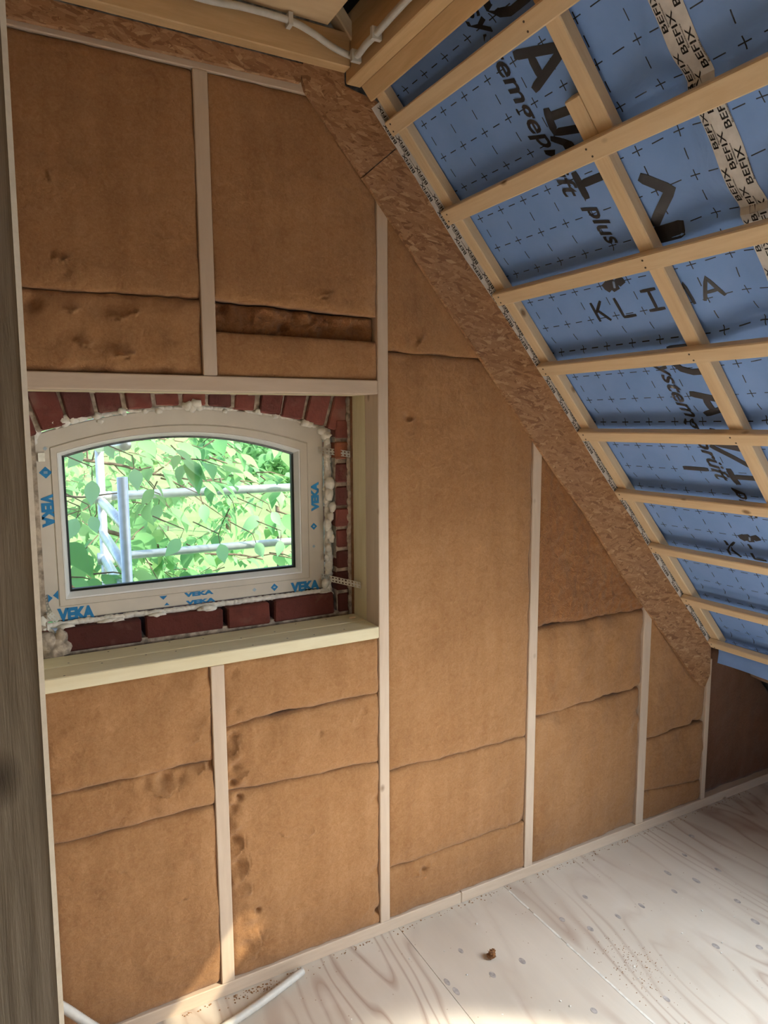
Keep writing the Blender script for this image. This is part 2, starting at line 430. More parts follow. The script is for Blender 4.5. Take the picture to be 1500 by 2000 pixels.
# ================================================================== THE SETTING
def zroof(x, o):   # height of the plane at offset o above x
    c = RP.x*.7544 + RP.z*.6564 - o
    return (c - .7544*x)/.6564

# ---- floor of plywood sheets
g = G().box((-1.35, -4.5, -.06), (3.55, .21, -.0205))
floor = struct(obj('floor', g, M['dark']), 'bare attic floor of whitewashed plywood sheets')
SEAM = [-1.35, -.10, 1.108, 1.566, 2.82, 3.55]
for i in range(5):
    a, b = SEAM[i]+.0009, SEAM[i+1]-.0009
    for (ya, yb) in ((-4.5, -2.5), (-2.498, .20)):
        g = G().box((a, ya, -.02), (b, yb, 0)); obj('floor_panel', g, M['floor'], floor)
# filler smeared along the second joint
g = G()
pts = [(1.566 + .002*noise.noise(V((k*.9, 0, 0))), -.03 - k*.028) for k in range(34)]
for k in range(33):
    if 3 < k < 5 or 9 < k < 11: continue
    (xa, ya), (xb, yb) = pts[k], pts[k+1]
    wa = .0035 + .003*abs(noise.noise(V((k*.5, 3, 0)))); wb_ = .0035 + .003*abs(noise.noise(V(((k+1)*.5, 3, 0))))
    g.add([(xa-wa, ya, .0008), (xa+wa, ya, .0008), (xb+wb_, yb, .0008), (xb-wb_, yb, .0008), (xa-wa, ya, -.001), (xa+wa, ya, -.001), (xb+wb_, yb, -.001), (xb-wb_, yb, -.001)],
          [(0, 1, 2, 3), (4, 7, 6, 5), (0, 4, 5, 1), (1, 5, 6, 2), (2, 6, 7, 3), (3, 7, 4, 0)])
obj('joint_filler', g, M['whitefill'], floor, label='white filler smeared along the joint')
# grey boat-shaped plugs let into the veneer
for (u, v) in [(1143, 1752), (1098, 1796), (1153, 1814), (1253, 1769), (1207, 1790), (1337, 1670), (1304, 1705), (1317, 1741), (1360, 1720), (1398, 1848), (1483, 1850), (1351, 1633), (900, 1857), (891, 1936), (873, 1918), (962, 1904), (1160, 1974), (1302, 1951), (1020, 1877), (1402, 1699), (1440, 1760), (1475, 1800)]:
    c = fz(u, v); n_ = 14; g = G()
    rx, ry = .0085*random.uniform(.8, 1.2), .014*random.uniform(.8, 1.3)
    top = [(c.x+rx*math.cos(6.2832*k/n_), c.y+ry*math.sin(6.2832*k/n_), .0006) for k in range(n_)]
    g.prism(top, (0, 0, -.002)); obj('knot_plug', g, M['filler'], floor)

# ---- gable wall: brick outer leaf with an arched window opening
AP = (-.11, 4.26)
g = G()
g.prism([(.985, .213, -2.7), (3.6, .213, -2.7), (3.6, .213, max(zroof(3.6, -.2), -.1)), (.985, .213, zroof(.985, -.2))], (0, .247, 0))
g.prism([(-3.4, .213, -2.7), (.082, .213, -2.7), (.082, .213, zroof(.082, -.2)), (AP[0], .213, AP[1]), (-3.4, .213, AP[1]-1.149*(3.4+AP[0]))], (0, .247, 0))
g.prism([(.055, .213, 1.83), (.985, .213, 1.83), (.985, .213, zroof(.985, -.2)), (.055, .213, zroof(.055, -.2))], (0, .247, 0))
g.box((.055, .213, -2.7), (.985, .46, 1.10))
gable = struct(obj('wall_gable', g, M['plaster']), 'old brick gable wall around the arched window')

def brick(poly, y0, y1, parent, jit=.0025):
    c = V((sum(p[0] for p in poly)/len(poly), 0, sum(p[1] for p in poly)/len(poly)))
    bm = bmesh.new(); vs = [bm.verts.new((p[0]+random.uniform(-jit, jit), y0+random.uniform(-.003, .003), p[1]+random.uniform(-jit, jit))) for p in poly]
    f = bm.faces.new(vs); r = bmesh.ops.extrude_face_region(bm, geom=[f])
    for e in r['geom']:
        if isinstance(e, bmesh.types.BMVert): e.co.y = y1
    bmesh.ops.bevel(bm, geom=list(bm.edges), offset=.0045, segments=1, affect='EDGES')
    bmesh.ops.recalc_face_normals(bm, faces=bm.faces)
    m = bpy.data.meshes.new('brick'); bm.to_mesh(m); bm.free()
    o = link('brick', m, M['brick']); recenter(o); o.parent = parent; o.matrix_parent_inverse = WM(parent).inverted(); return o
AC = (.52, .286); AR = 1.506            # arch centre and intrados radius
for k in range(-10, 8):
    a0, a1 = (k-.5)*.0525+.0035, (k+.5)*.0525-.0035
    rr = lambda a, r: (AC[0]+math.sin(a)*r, AC[1]+math.cos(a)*r)
    if rr(a0, AR)[0] > .975: continue
    r0 = AR + random.uniform(-.002, .008)
    if k < -4: r0 -= .012
    brick([rr(a0, r0), rr(a1, r0), rr(a1, AR+.19), rr(a0, AR+.19)], .207+random.uniform(-.005, .006), .34, gable)
g = G(); na_ = 30
arc = [(AC[0]+math.sin(-.36+.70*i/na_)*(AR+(.006 if i > 5 else -.008)), .2165, AC[1]+math.cos(-.36+.70*i/na_)*(AR+(.006 if i > 5 else -.008))) for i in range(na_+1)]
for i in range(na_):
    a, b = arc[i], arc[i+1]; g.prism([a, b, (b[0], .2165, 1.90), (a[0], .2165, 1.90)], (0, .12, 0))
obj('mortar_bed', g, M['plaster'], gable)
z = 1.02; k = 0
while z < 1.90:
    h = random.uniform(.058, .066)
    brick([(.985+random.uniform(-.004, .004), z), (1.20, z), (1.20, z+h), (.985, z+h)], .207+random.uniform(-.004, .004), .40, gable)
    z += h + random.uniform(.010, .016)
for (xa, xb) in ((-.12, .088), (.125, .335), (.352, .585), (.598, .742), (.756, .972)):
    brick([(xa, 1.092), (xb, 1.092), (xb, 1.163+random.uniform(-.004, .004)), (xa, 1.163+random.uniform(-.004, .004))], .207+random.uniform(-.006, .004), .44, gable)
    brick([(xa+.1, 1.012), (xb+.09, 1.012), (xb+.09, 1.078), (xa+.1, 1.078)], .209, .44, gable)
z = 1.02
while z < 1.75:
    h = random.uniform(.058, .066)
    brick([(-.10, z), (.05, z), (.05, z+h), (-.10, z+h)], .207+random.uniform(-.004, .004), .40, gable)
    z += h + .013
# mortar rendered against the frame edge, right of the bricks, and a lump in the left corner
g = G()
zz = 1.06
while zz < 1.84:
    g.ball((1.032+random.uniform(-.003, .003), .204, zz), .020, (.45, .3, 1.0), .3, 2); zz += .026
obj('mortar_edge', g, M['plaster'], gable, True)
g = G()
for q in [(.105, .205, 1.11, .035), (.075, .20, 1.13, .03), (.115, .2, 1.14, .02), (.09, .2, 1.09, .03)]: g.ball(q[:3], q[3], (1, .6, 1.1), .35)
obj('mortar_lump', g, M['plaster'], gable, True)

# ---- side wall, back wall with its window, eave wall
g = G().box((-1.40, -4.5, 0), (-1.35, .21, 2.84)).box((-.17, -.925, 0), (-.12, -.003, 2.655)); struct(obj('wall_left', g, M['plasterwall']), 'left wall, with an unseen partition added to shade the gable')  # includes an unseen partition added to block light from the left
g = G()
g.box((-1.40, -4.56, 0), (.12, -4.46, 2.84)); g.box((.12, -4.56, 0), (1.68, -4.46, .66)); g.box((.12, -4.56, 2.04), (1.68, -4.46, 2.84))
g.prism([(1.68, -4.46, 0), (3.55, -4.46, 0), (3.55, -4.46, .1), (1.68, -4.46, zroof(1.68, -.1))], (0, -.10, 0))
struct(obj('wall_back', g, M['plasterwall']), 'back wall with a wide window opening')
g = G().box((3.55, -4.5, -.06), (3.6, .22, .5)); struct(obj('wall_right', g, M['dark']), 'low dark eave wall')

# ---- ceiling boards
g = G().box((-1.40, -4.56, 2.842), (.855, -.06, 2.86)); ceiling = struct(obj('ceiling', g, M['dark']), 'ceiling of bare timber boards')
xs = [-1.38, -.95, -.52, -.09, .34, .858]
for i in range(5):
    g = G().box((xs[i]+.001, -4.5, 2.822), (xs[i+1]-.001, -.058, 2.8415)); obj('ceiling_board', g, M['ply'], ceiling)

# ---- outer roof with a roof window behind the photographer
def slab(g, t0, t1, y0, y1, o0, o1):
    p = [roof(t0, y0, o0), roof(t1, y0, o0), roof(t1, y1, o0), roof(t0, y1, o0)]
    return g.prism(p, RN*(o1-o0))
g = G()
slab(g, -2.05, 3.7, -1.05, .55, -.24, -.20); slab(g, -2.05, 3.7, -4.8, -2.72, -.24, -.20)
slab(g, -2.05, 1.02, -2.72, -1.05, -.24, -.20); slab(g, 2.40, 3.7, -2.72, -1.05, -.24, -.20)
ml = Matrix(((-1, 0, 0, 2*AP[0]), (0, 1, 0, 0), (0, 0, 1, 0), (0, 0, 0, 1)))
p = [ml @ roof(t, y, -.22) for t, y in ((-2.05, -4.8), (3.7, -4.8), (3.7, .55), (-2.05, .55))]
g.prism(p, (0, 0, .05))
struct(obj('trim_1', g, M['rooftile']), 'outer roof covering')
g = G()
for (a, b, c, d, lo) in ((1.15, 1.203, -2.57, -1.06, -.075), (2.29, 2.35, -2.62, -1.06, -.19), (1.329, 2.29, -2.62, -2.56, -.19), (1.329, 2.29, -1.90, -1.85, -.075), (1.329, 2.29, -1.10, -1.06, -.075), (1.203, 1.329, -1.40, -1.06, -.075), (1.203, 1.329, -2.57, -2.52, -.19), (1.311, 1.329, -2.52, -1.10, -.075)):
    slab(g, a, b, c, d, lo, -.02)
rw = struct(obj('window_2', g, M['stud']), 'roof window with frosted panes added for the light, out of view')
g = G(); slab(g, 1.326, 2.292, -1.86, -1.09, -.05, -.02); obj('glow_pane', g, M['glowing'], rw)

g = G(); slab(g, 1.329, 2.29, -2.56, -1.90, -.064, -.062); obj('sun_dimming_pane', g, M['sundim'], rw)
g = G(); slab(g, 1.2035, 1.3105, -2.515, -1.405, -.064, -.062); obj('sun_dimming_pane', g, M['sundim'], rw)

# ================================================================== ROOF SLOPE
def memb(t, y):
    k = .5+.5*noise.noise(V((t*3.1, y*3.3, 1.7)))
    o = -.0605 - .004*k
    wr = max(0., min(1., (-.68-y)/.1))*(1-.85*math.exp(-((y+.909)/.06)**2))                     # looser sheet in the second field
    o -= wr*.034*(.5+.5*noise.noise(V((t*5+y*4.0, y*1.6-t*1.2, 9.1)))) + wr*.010*noise.noise(V((t*13+y*9, y*4-t*3, 4.1)))
    b = (t % .3035)                                         # pulled back just above each batten
    if t > -.05: o -= .010*math.exp(-((b-.29)/.035)**2)
    return o
TT = sorted(set([round(-.25+.0125*i, 4) for i in range(221)] + [1.203, 1.311, 1.329, 2.29]))
YY = sorted(set([round(-3.2+.025*i, 4) for i in range(129)] + [-.018, -1.1, -1.4, -2.56, -2.52]))
YY = [y for y in YY if y <= -.018]
me = bpy.data.meshes.new('membrane_sheet')
vs = [roof(t, y, memb(t, y)) for t in TT for y in YY]; ny = len(YY)
fs = []
for i in range(len(TT)-1):
    for j in range(ny-1):
        if 1.202 < TT[i] < 1.310 and -2.521 < YY[j] < -1.405: continue
        if 1.328 < TT[i] < 2.289 and -2.561 < YY[j] < -1.105: continue
        fs.append((i*ny+j, (i+1)*ny+j, (i+1)*ny+j+1, i*ny+j+1))
me.from_pydata(vs, [], fs)
uv = me.uv_layers.new(name='UVMap')
for lp in me.loops:
    uv.data[lp.index].uv = (TT[lp.vertex_index//ny], YY[lp.vertex_index % ny])
me.polygons.foreach_set('use_smooth', [True]*len(me.polygons)); me.update()
membrane = link('roof_membrane', me, M['membrane'])
sol = membrane.modifiers.new('thickness', 'SOLIDIFY'); sol.thickness = .0012; sol.offset = 0
tag(membrane, 'blue vapour membrane printed with crosses and black lettering behind the roof battens', 'membrane')

def stroke(g, pts, w, o=.0020):
    """printed stroke of width w through (t, y) points, laid on the sheet"""
    P2 = []
    for (a, b) in zip(pts[:-1], pts[1:]):
        n_ = max(1, int(math.hypot(b[0]-a[0], b[1]-a[1])/.012))
        for k in range(n_): P2.append((a[0]+(b[0]-a[0])*k/n_, a[1]+(b[1]-a[1])*k/n_))
    P2.append(pts[-1])
    L = []; R = []
    for i, p in enumerate(P2):
        q0 = P2[max(0, i-1)]; q1 = P2[min(len(P2)-1, i+1)]
        dx, dy = q1[0]-q0[0], q1[1]-q0[1]; l = math.hypot(dx, dy) or 1
        nx, nyy = -dy/l*w/2, dx/l*w/2
        if i == 0 or i == len(P2)-1: nx *= .75; nyy *= .75
        L.append((p[0]+nx, p[1]+nyy)); R.append((p[0]-nx, p[1]-nyy))
    n_ = len(P2)
    lay = lambda q, e: roof(q[0], q[1], memb(*q)+e)
    vs = [lay(q, o) for q in L]+[lay(q, o) for q in R]+[lay(q, -.0005) for q in L]+[lay(q, -.0005) for q in R]
    fs = []
    for i in range(n_-1):
        fs += [(i, i+1, n_+i+1, n_+i), (2*n_+i, 3*n_+i, 3*n_+i+1, 2*n_+i+1), (i, 2*n_+i, 2*n_+i+1, i+1), (n_+i, n_+i+1, 3*n_+i+1, 3*n_+i)]
    fs += [(0, n_, 3*n_, 2*n_), (n_-1, 3*n_-1, 4*n_-1, 2*n_-1)]
    g.add(vs, fs)
def sheet_text(s, t0, t1, ybase, cap, shear=0, offset=0, rot=False, yspan=None):
    """lettering printed on the sheet; reads down the slope, or (rot) across it"""
    me0, x0, x1, y0, y1 = text_mesh(s, shear, offset, .0)
    c1 = text_mesh('H', 0, offset, .0)[4]
    me = me0.copy(); me.name = 'lettering'; me.materials.clear()
    for v in me.vertices:
        a = (v.co.x-x0)/(x1-x0); b = v.co.y/c1*cap
        if rot: t, y = t0 - b, yspan[0] + (yspan[1]-yspan[0])*a
        else: t, y = t0 + (t1-t0)*a, ybase - b
        v.co = roof(t, y, memb(t, y)+.0022)
    o = link('lettering', me, M['print'], membrane); return o

for rep in (0.0, 1.044, 2.088):
    off = lambda pts: [(p[0]+rep, p[1]) for p in pts]
    if rep+.6 > 2.45: continue
    # wide capitals: D, A, a forked letter, I with serifs
    for name, strokes, w in (
        ('printed_letter', [[(-.105, -.515), (-.105, -.64)], [(-.105, -.515), (-.055, -.513), (-.032, -.527), (-.018, -.56), (-.018, -.61), (-.04, -.64), (-.105, -.64)]], .022),
        ('printed_letter', [[(.060, -.512), (.098, -.632), (.106, -.640), (.114, -.632), (.150, -.518)], [(.082, -.556), (.134, -.556)]], .023),
        ('printed_letter', [[(.200, -.526), (.262, -.512), (.280, -.580), (.290, -.64)], [(.222, -.52), (.230, -.59), (.236, -.64)]], .022),
        ('printed_letter', [[(.270, -.487), (.315, -.546), (.360, -.600), (.380, -.635)]], .018),
        ('printed_letter', [[(.368, -.510), (.446, -.510)], [(.405, -.515), (.405, -.64)], [(.368, -.640), (.446, -.640)]], .021),
        ('printed_emblem', [[(.441, -.683), (.500, -.738), (.560, -.668), (.575, -.655)]], .026),
        ('printed_emblem', [[(.597, -.640), (.600, -.728)]], .042),
        ('printed_emblem', [[(.690, -.418), (.718, -.432)], [(.684, -.440), (.722, -.450)], [(.684, -.470), (.708, -.480)]], .032),
        ('printed_letter', [[(1.420-1.044, -.338), (1.422-1.044, -.434)]] if rep > .5 else [], .017)):
        if not strokes: continue
        g = G()
        for st in strokes: stroke(g, off(st), w)
        obj(name, g, M['print'], membrane)
    g = G(); stroke(g, off([(.598, -.660), (.599, -.715)]), .007, .0042); obj('emblem_slot', g, M['printbox'], membrane)
    g = G(); stroke(g, off([(.692, -.455), (.712, -.448)]), .008, .0042); obj('emblem_slot', g, M['printbox'], membrane)
    # spaced capitals K L I M A
    for st in ([[(.744, -.332), (.812, -.332)], [(.744, -.371), (.780, -.336)], [(.772, -.342), (.814, -.374)]],
               [[(.744, -.424), (.811, -.426)], [(.811, -.424), (.811, -.470)]],
               [[(.741, -.522), (.741, -.573)], [(.741, -.548), (.805, -.548)], [(.805, -.521), (.805, -.574)]],
               [[(.808, -.612), (.742, -.618), (.78, -.64), (.742, -.662), (.808, -.668)]],
               [[(.806, -.697), (.742, -.724), (.806, -.750)], [(.784, -.706), (.784, -.742)]]):
        g = G()
        for q in st: stroke(g, off(q), .0095)
        obj('printed_letter', g, M['print'], membrane)
    sheet_text('systemgeprüft', -.092+rep, .428+rep, -.447, .052, .25, .018)
    sheet_text('plus', .462+rep, .590+rep, -.492, .050, .25, .018)

# membrane hanging down behind the lowest batten
g = G(); n_ = 40; rows = []
for i in range(n_+1):
    y = -.02 - i*.05
    rows.append([(2.716+.003*noise.noise(V((y*7, 0, 2))), y, .775), (2.720+.009*noise.noise(V((y*6, 3, 2))), y, .73), (2.716+.010*noise.noise(V((y*6, 5, 2))), y, .685+.008*noise.noise(V((y*4, 1, 1))))])
vs = [p for r in rows for p in r]; vs2 = [(p[0]+.002, p[1], p[2]) for p in vs]; m_ = len(vs)
fs = [(i*3+j, i*3+j+1, i*3+j+4, i*3+j+3) for i in range(n_) for j in range(2)]
fs2 = [(m_+i*3+j, m_+i*3+j+3, m_+i*3+j+4, m_+i*3+j+1) for i in range(n_) for j in range(2)]
edge = [(i*3+2, m_+i*3+2, m_+i*3+5, i*3+5) for i in range(n_)]+[(i*3, i*3+3, m_+i*3+3, m_+i*3) for i in range(n_)]
g.add(vs+vs2, fs+fs2+edge)
obj('hanging_edge', g, M['membrane'], membrane, True, 'loose lower edge of the blue sheet')

# counter battens running down the slope
def sloped(name, t0, t1, y0, y1, o0, o1, mat):
    return timber(name, roof(t0, (y0+y1)/2, (o0+o1)/2), roof(t1, (y0+y1)/2, (o0+o1)/2), (0, 1, 0), abs(y1-y0), RN, abs(o1-o0), mat)
CB = [(-.30, 2.46, -.0165, -.061, 'light wooden counter batten along the gable, beside the printed tape'),
      (-.50, .345, -.664, -.710, 'short upper counter batten lapped beside the longer one on the blue membrane'),
      (.204, 2.50, -.615, -.661, 'long counter batten down the middle of the blue membrane'),
      (-.50, 1.14, -1.275, -1.320, 'counter batten beyond the right edge of the frame, above the roof window'),
      (-.50, 2.50, -2.66, -2.705, 'counter batten behind the roof window')]
for t0, t1, a, b, lab in CB:
    tag(sloped('counter_batten', t0, t1, a, b, -.0595, -.0255, M['batten']), lab, 'batten', 'counter battens on the roof slope')
ORD = ['topmost', 'second', 'third', 'fourth', 'fifth', 'sixth', 'seventh', 'eighth', 'lowest']
WD = [.045, .049, .046, .045, .045, .044, .042, .042, .040]
TB = [0.0, .300, .610, .909, 1.211, 1.514, 1.815, 2.130, 2.420]
for k in range(9):
    y1 = -1.055 if 4 <= k <= 7 else -3.1
    w = WD[k]
    o = timber('roof_batten', roof(TB[k]+w/2, -.0175, -.0125), roof(TB[k]+w/2, y1, -.0125), RS, w, RN, .0245, M['batten'])
    tag(o, '%s of the nine wooden battens across the blue membrane%s' % (ORD[k], ', below the angled edge board' if k == 0 else ', above the loose edge' if k == 8 else ''), 'batten', 'roof battens')
    for yc in (-.04, -.638):
        for dq in (-.010, .011):
            c = roof(TB[k]+w/2+dq, yc+random.uniform(-.008, .008), .0006)
            sg = G(); a_ = RS; b_ = V((0, 1, 0))
            sg.prism([c+(a_*math.cos(6.2832*q/8)+b_*math.sin(6.2832*q/8))*.0028 for q in range(8)], RN*-.002)
            obj('screw_head', sg, M['screw'], o)
# angled edge board and the beam it sits on
o = timber('edge_board', roof(-.090, -.0175, -.0125), roof(-.090, -3.1, -.0125), RS, .050, RN, .0245, M['joist'])
tag(o, 'angled orange board on the beam edge above the topmost roof batten', 'board')
o = timber('ceiling_beam', (.9525, -.018, 2.79), (.9525, -4.4, 2.79), (1, 0, 0), .047, (0, 0, 1), .18, M['joist'])
tag(o, 'orange timber beam running along the top of the slope towards the camera', 'beam')
o = timber('wall_joist', (-1.34, -.0345, 2.7755), (.928, -.0345, 2.7755), (0, 1, 0), .038, (0, 0, 1), .091, M['joist'])
tag(o, 'long timber joist under the ceiling along the gable wall', 'beam')

# ---- osb boards on the gable
def plate(name, poly, y0, y1, mat):
    bm = bmesh.new(); vs = [bm.verts.new((p[0], y0, p[1])) for p in poly]; f = bm.faces.new(vs)
    r = bmesh.ops.extrude_face_region(bm, geom=[f])
    for e in r['geom']:
        if isinstance(e, bmesh.types.BMVert): e.co.y = y1
    bmesh.ops.recalc_face_normals(bm, faces=bm.faces)
    m = bpy.data.meshes.new(name); bm.to_mesh(m); bm.free(); o = link(name, m, mat); recenter(o); return o
tz = lambda t, o: (roof(t, 0, o).x, roof(t, 0, o).z)
ptz = lambda u, v: (wy(u, v, -.015).x, wy(u, v, -.015).z)
o = plate('osb_strip', [(-1.34, 2.660), (.10, 2.671), (.792, 2.679), (.800, 2.728), (-1.34, 2.7285)], -.015, -.0005, M['osb'])
tag(o, 'narrow horizontal osb strip under the ceiling joist above the insulation', 'board', 'osb boards')
o = plate('osb_board', [ptz(597, 177), (.794, 2.70), (.803, 2.74), (.927, 2.74), (.928, 2.698), tz(-.06, -.02), tz(.0735, -.06), tz(.0735, .156)], -.015, -.0005, M['osb'])
tag(o, 'upper osb board at the corner where slope and ceiling meet', 'board', 'osb boards')
lowpts = [ptz(*p) for p in [(712, 347), (935, 692), (1033, 845), (1097, 940), (1142, 1000), (1217, 1123), (1273, 1203), (1366, 1338)]]
o = plate('osb_board', [tz(.0765, .156)] + lowpts[1:] + [ptz(1376, 1344), ptz(1387, 1318), ptz(1389, 1264), tz(2.47, -.05), tz(.0765, -.06)], -.0145, -.0005, M['osb'])
tag(o, 'long diagonal osb board following the roof slope down to the eave', 'board', 'osb boards')

# ---- printed tape along the gable edge and across the membrane
def tape_strip(name, f0, f1, ta, tb, n_, mk, nc=1):
    g = G(); rows = []
    for c in range(nc+1):
        rows.append([V(mk(ta+(tb-ta)*i/n_, f0(ta+(tb-ta)*i/n_)*(1-c/nc)+f1(ta+(tb-ta)*i/n_)*c/nc)) for i in range(n_+1)])
    m_ = n_+1; dn = mk.dn; R_ = nc+1
    vs = [p for r in rows for p in r] + [p-dn for r in rows for p in r]; h = R_*m_
    fs = []
    for c in range(nc):
        for i in range(n_):
            a = c*m_+i; b = (c+1)*m_+i
            fs += [(a, a+1, b+1, b), (h+a, h+b, h+b+1, h+a+1)]
    for i in range(n_):
        fs += [(i, h+i, h+i+1, i+1), (nc*m_+i, nc*m_+i+1, h+nc*m_+i+1, h+nc*m_+i)]
    for c in range(nc):
        fs += [(c*m_, (c+1)*m_, h+(c+1)*m_, h+c*m_), (c*m_+n_, h+c*m_+n_, h+(c+1)*m_+n_, (c+1)*m_+n_)]
    return g.add(vs, fs)
class MkWall:
    dn = V((0, -.0006, 0))
    def __call__(s, t, o): return roof(t, -.0152, o)
class MkSheet:
    dn = -RN*.001
    def __call__(s, t, y): return roof(t, y, memb(t, y)+.0020)
e0 = lambda t: .007 + .006*noise.noise(V((t*3.3, 0, 4))) + .0015*noise.noise(V((t*31, 0, 4))) - .012*max(0, min(1, (t-.3)/.5))
g = tape_strip('tape', e0, lambda t: -.0545, -.052, 2.44, 120, MkWall())
tape1 = obj('sealing_tape', g, M['tape'])
tag(tape1, 'white printed sealing tape along the edge of the diagonal osb board', 'tape', 'printed sealing tapes')
up_w = V((0, -1, 0)).cross(-RS)          # tops of the letters on the gable tape
t = -.045; k = 0
while t < 2.42:
    row = [-.002, -.017, .0085][k % 3]; row = [-.0225, -.006][k % 2]
    L_ = .062
    sh = -.011*max(0, min(1, (t-.3)/.5))
    org = roof(t+L_, -.0159, row + sh)
    lettering('BEFIX', org, -RS, up_w, L_, .0105, M['tapeink'], tape1, offset=.012)
    lettering('Bauelemente', roof(t+L_*.9, -.0159, row+sh-.0075 if k % 2 else row+sh+.0125), -RS, up_w, L_*.55, .0028, M['tapeink'], tape1)
    t += .047 if k % 2 == 0 else .050; k += 1
mk = MkSheet()
g = tape_strip('tape', lambda t: -.876+.001*noise.noise(V((t*9, 0, 0))), lambda t: -.942+.0012*noise.noise(V((t*9, 5, 0))), -.24, 2.45, 200, mk, 8)
tape2 = obj('sealing_tape', g, M['tape'])
tag(tape2, 'white printed sealing tape running down the blue membrane at the upper right', 'tape', 'printed sealing tapes')
def tape2_text(s, tB, tX, ybase, cap):
    me0, x0, x1, y0, y1 = text_mesh(s, 0, .012, .0); c1 = text_mesh('H', 0, .012, .0)[4]
    me = me0.copy(); me.name = 'lettering'; me.materials.clear()
    for v in me.vertices:
        a = (v.co.x-x0)/(x1-x0); b = v.co.y/c1*cap
        tt, y = tB+(tX-tB)*a, ybase+b
        v.co = roof(tt, y, memb(tt, y)+.0036)
    link('lettering', me, M['tapeink'], tape2)
for col_, (yb, ph) in enumerate(((-.893, .020), (-.915, .072), (-.937, .115))):
    t = -.15+ph-.02
    while t < 1.0:
        tape2_text('BEFIX', t+.085, t, yb, .0135)
        tape2_text('Bauelemente', t+.078, t+.03, yb-.0058, .0035)
        t += .128

# ================================================================== TIMBER FRAME OF THE GABLE
def stud(xa, xb, za, zb, lab, y0=0.0, y1=.09, mat='stud', name='wall_stud', zf=None):
    o = timber(name, ((xa+xb)/2, (y0+y1)/2, za), ((xa+xb)/2, (y0+y1)/2, zb), (1, 0, 0), xb-xa, (0, 1, 0), y1-y0, M[mat], bev=.002)
    return tag(o, lab, 'timber', 'studs and plates of the gable frame')
zl = lambda x, o=.10: zroof(x, o)
stud(.498, .537, 1.8745, 2.659, 'short stud above the window between the two upper insulation bays')
stud(.4875, .5275, .0425, 1.0495, 'short stud under the window sill between the two lower insulation bays')
stud(1.037, 1.074, .0425, 2.44, 'tall full height stud on the right of the window')
stud(1.037, 1.074, .0425, 2.30, 'rear timber lining the right side of the window reveal', .091, .184, 'sill', 'reveal_lining')
stud(1.664, 1.7035, .0425, 1.70, 'third tall stud, right of the widest insulation bay')
stud(2.267, 2.311, .0425, 1.0, 'fourth stud from the window, ending under the diagonal board')
stud(2.683, 2.709, .0425, .70, 'last short stud before the dark eave')
stud(.008, .048, .0425, 2.64, 'stud on the left of the window, mostly hidden by the grey post')
stud(.008, .048, 1.0895, 1.83, 'rear timber lining the left side of the window reveal', .091, .184, 'sill', 'reveal_lining')
def rail(xa, xb, za, zb, y0, y1, lab, mat='stud', name='window_header'):
    o = timber(name, (xa, (y0+y1)/2, (za+zb)/2), (xb, (y0+y1)/2, (za+zb)/2), (0, 1, 0), y1-y0, (0, 0, 1), zb-za, M[mat], bev=.0025)
    return tag(o, lab, 'timber', 'studs and plates of the gable frame')
rail(.0490, 1.0365, 1.831, 1.8735, -.001, .09, 'pale header timber directly above the window opening')
rail(.0490, 1.0365, 1.831, 1.8735, .091, .184, 'rear header timber over the brick arch', 'sill')
front_sill = rail(.0490, 1.0365, 1.0505, 1.0890, -.001, .0880, 'front timber of the double window sill', 'sill', 'window_sill')
rear_sill = rail(.0490, 1.0365, 1.0505, 1.0890, .0915, .184, 'rear timber of the double window sill next to the bricks', 'sill', 'window_sill')
for o, ys in ((front_sill, (.02, .075)), (rear_sill, (.11, .16))):
    for k in range(9):
        sg = G(); c = V((.12+.1*k+random.uniform(-.02, .02), random.choice(ys)+random.uniform(-.01, .01), 1.0891))
        sg.prism([c+V((math.cos(q), math.sin(q), 0))*.0028 for q in [6.2832*i/8 for i in range(8)]], (0, 0, -.002)); obj('screw_head', sg, M['screw'], o)
rail(-.6, 1.3705, 0.0, .0420, -.001, .09, 'left length of the pale bottom plate along the floor', 'stud', 'bottom_plate')
rail(1.3715, 3.5, 0.0, .0420, -.001, .09, 'right length of the bottom plate running into the dark eave', 'stud', 'bottom_plate')
rail(-1.34, .83, 2.659, 2.70, .0005, .09, 'pale top plate showing under the osb strip', 'stud', 'top_plate')
g = G().box((1.036, .185, 1.03), (1.070, .2035, 1.84)); o = obj('insulation_strip', g, M['insul_rough'])
tag(o, 'thin brown insulation strip between the brick and the reveal timber', 'insulation')

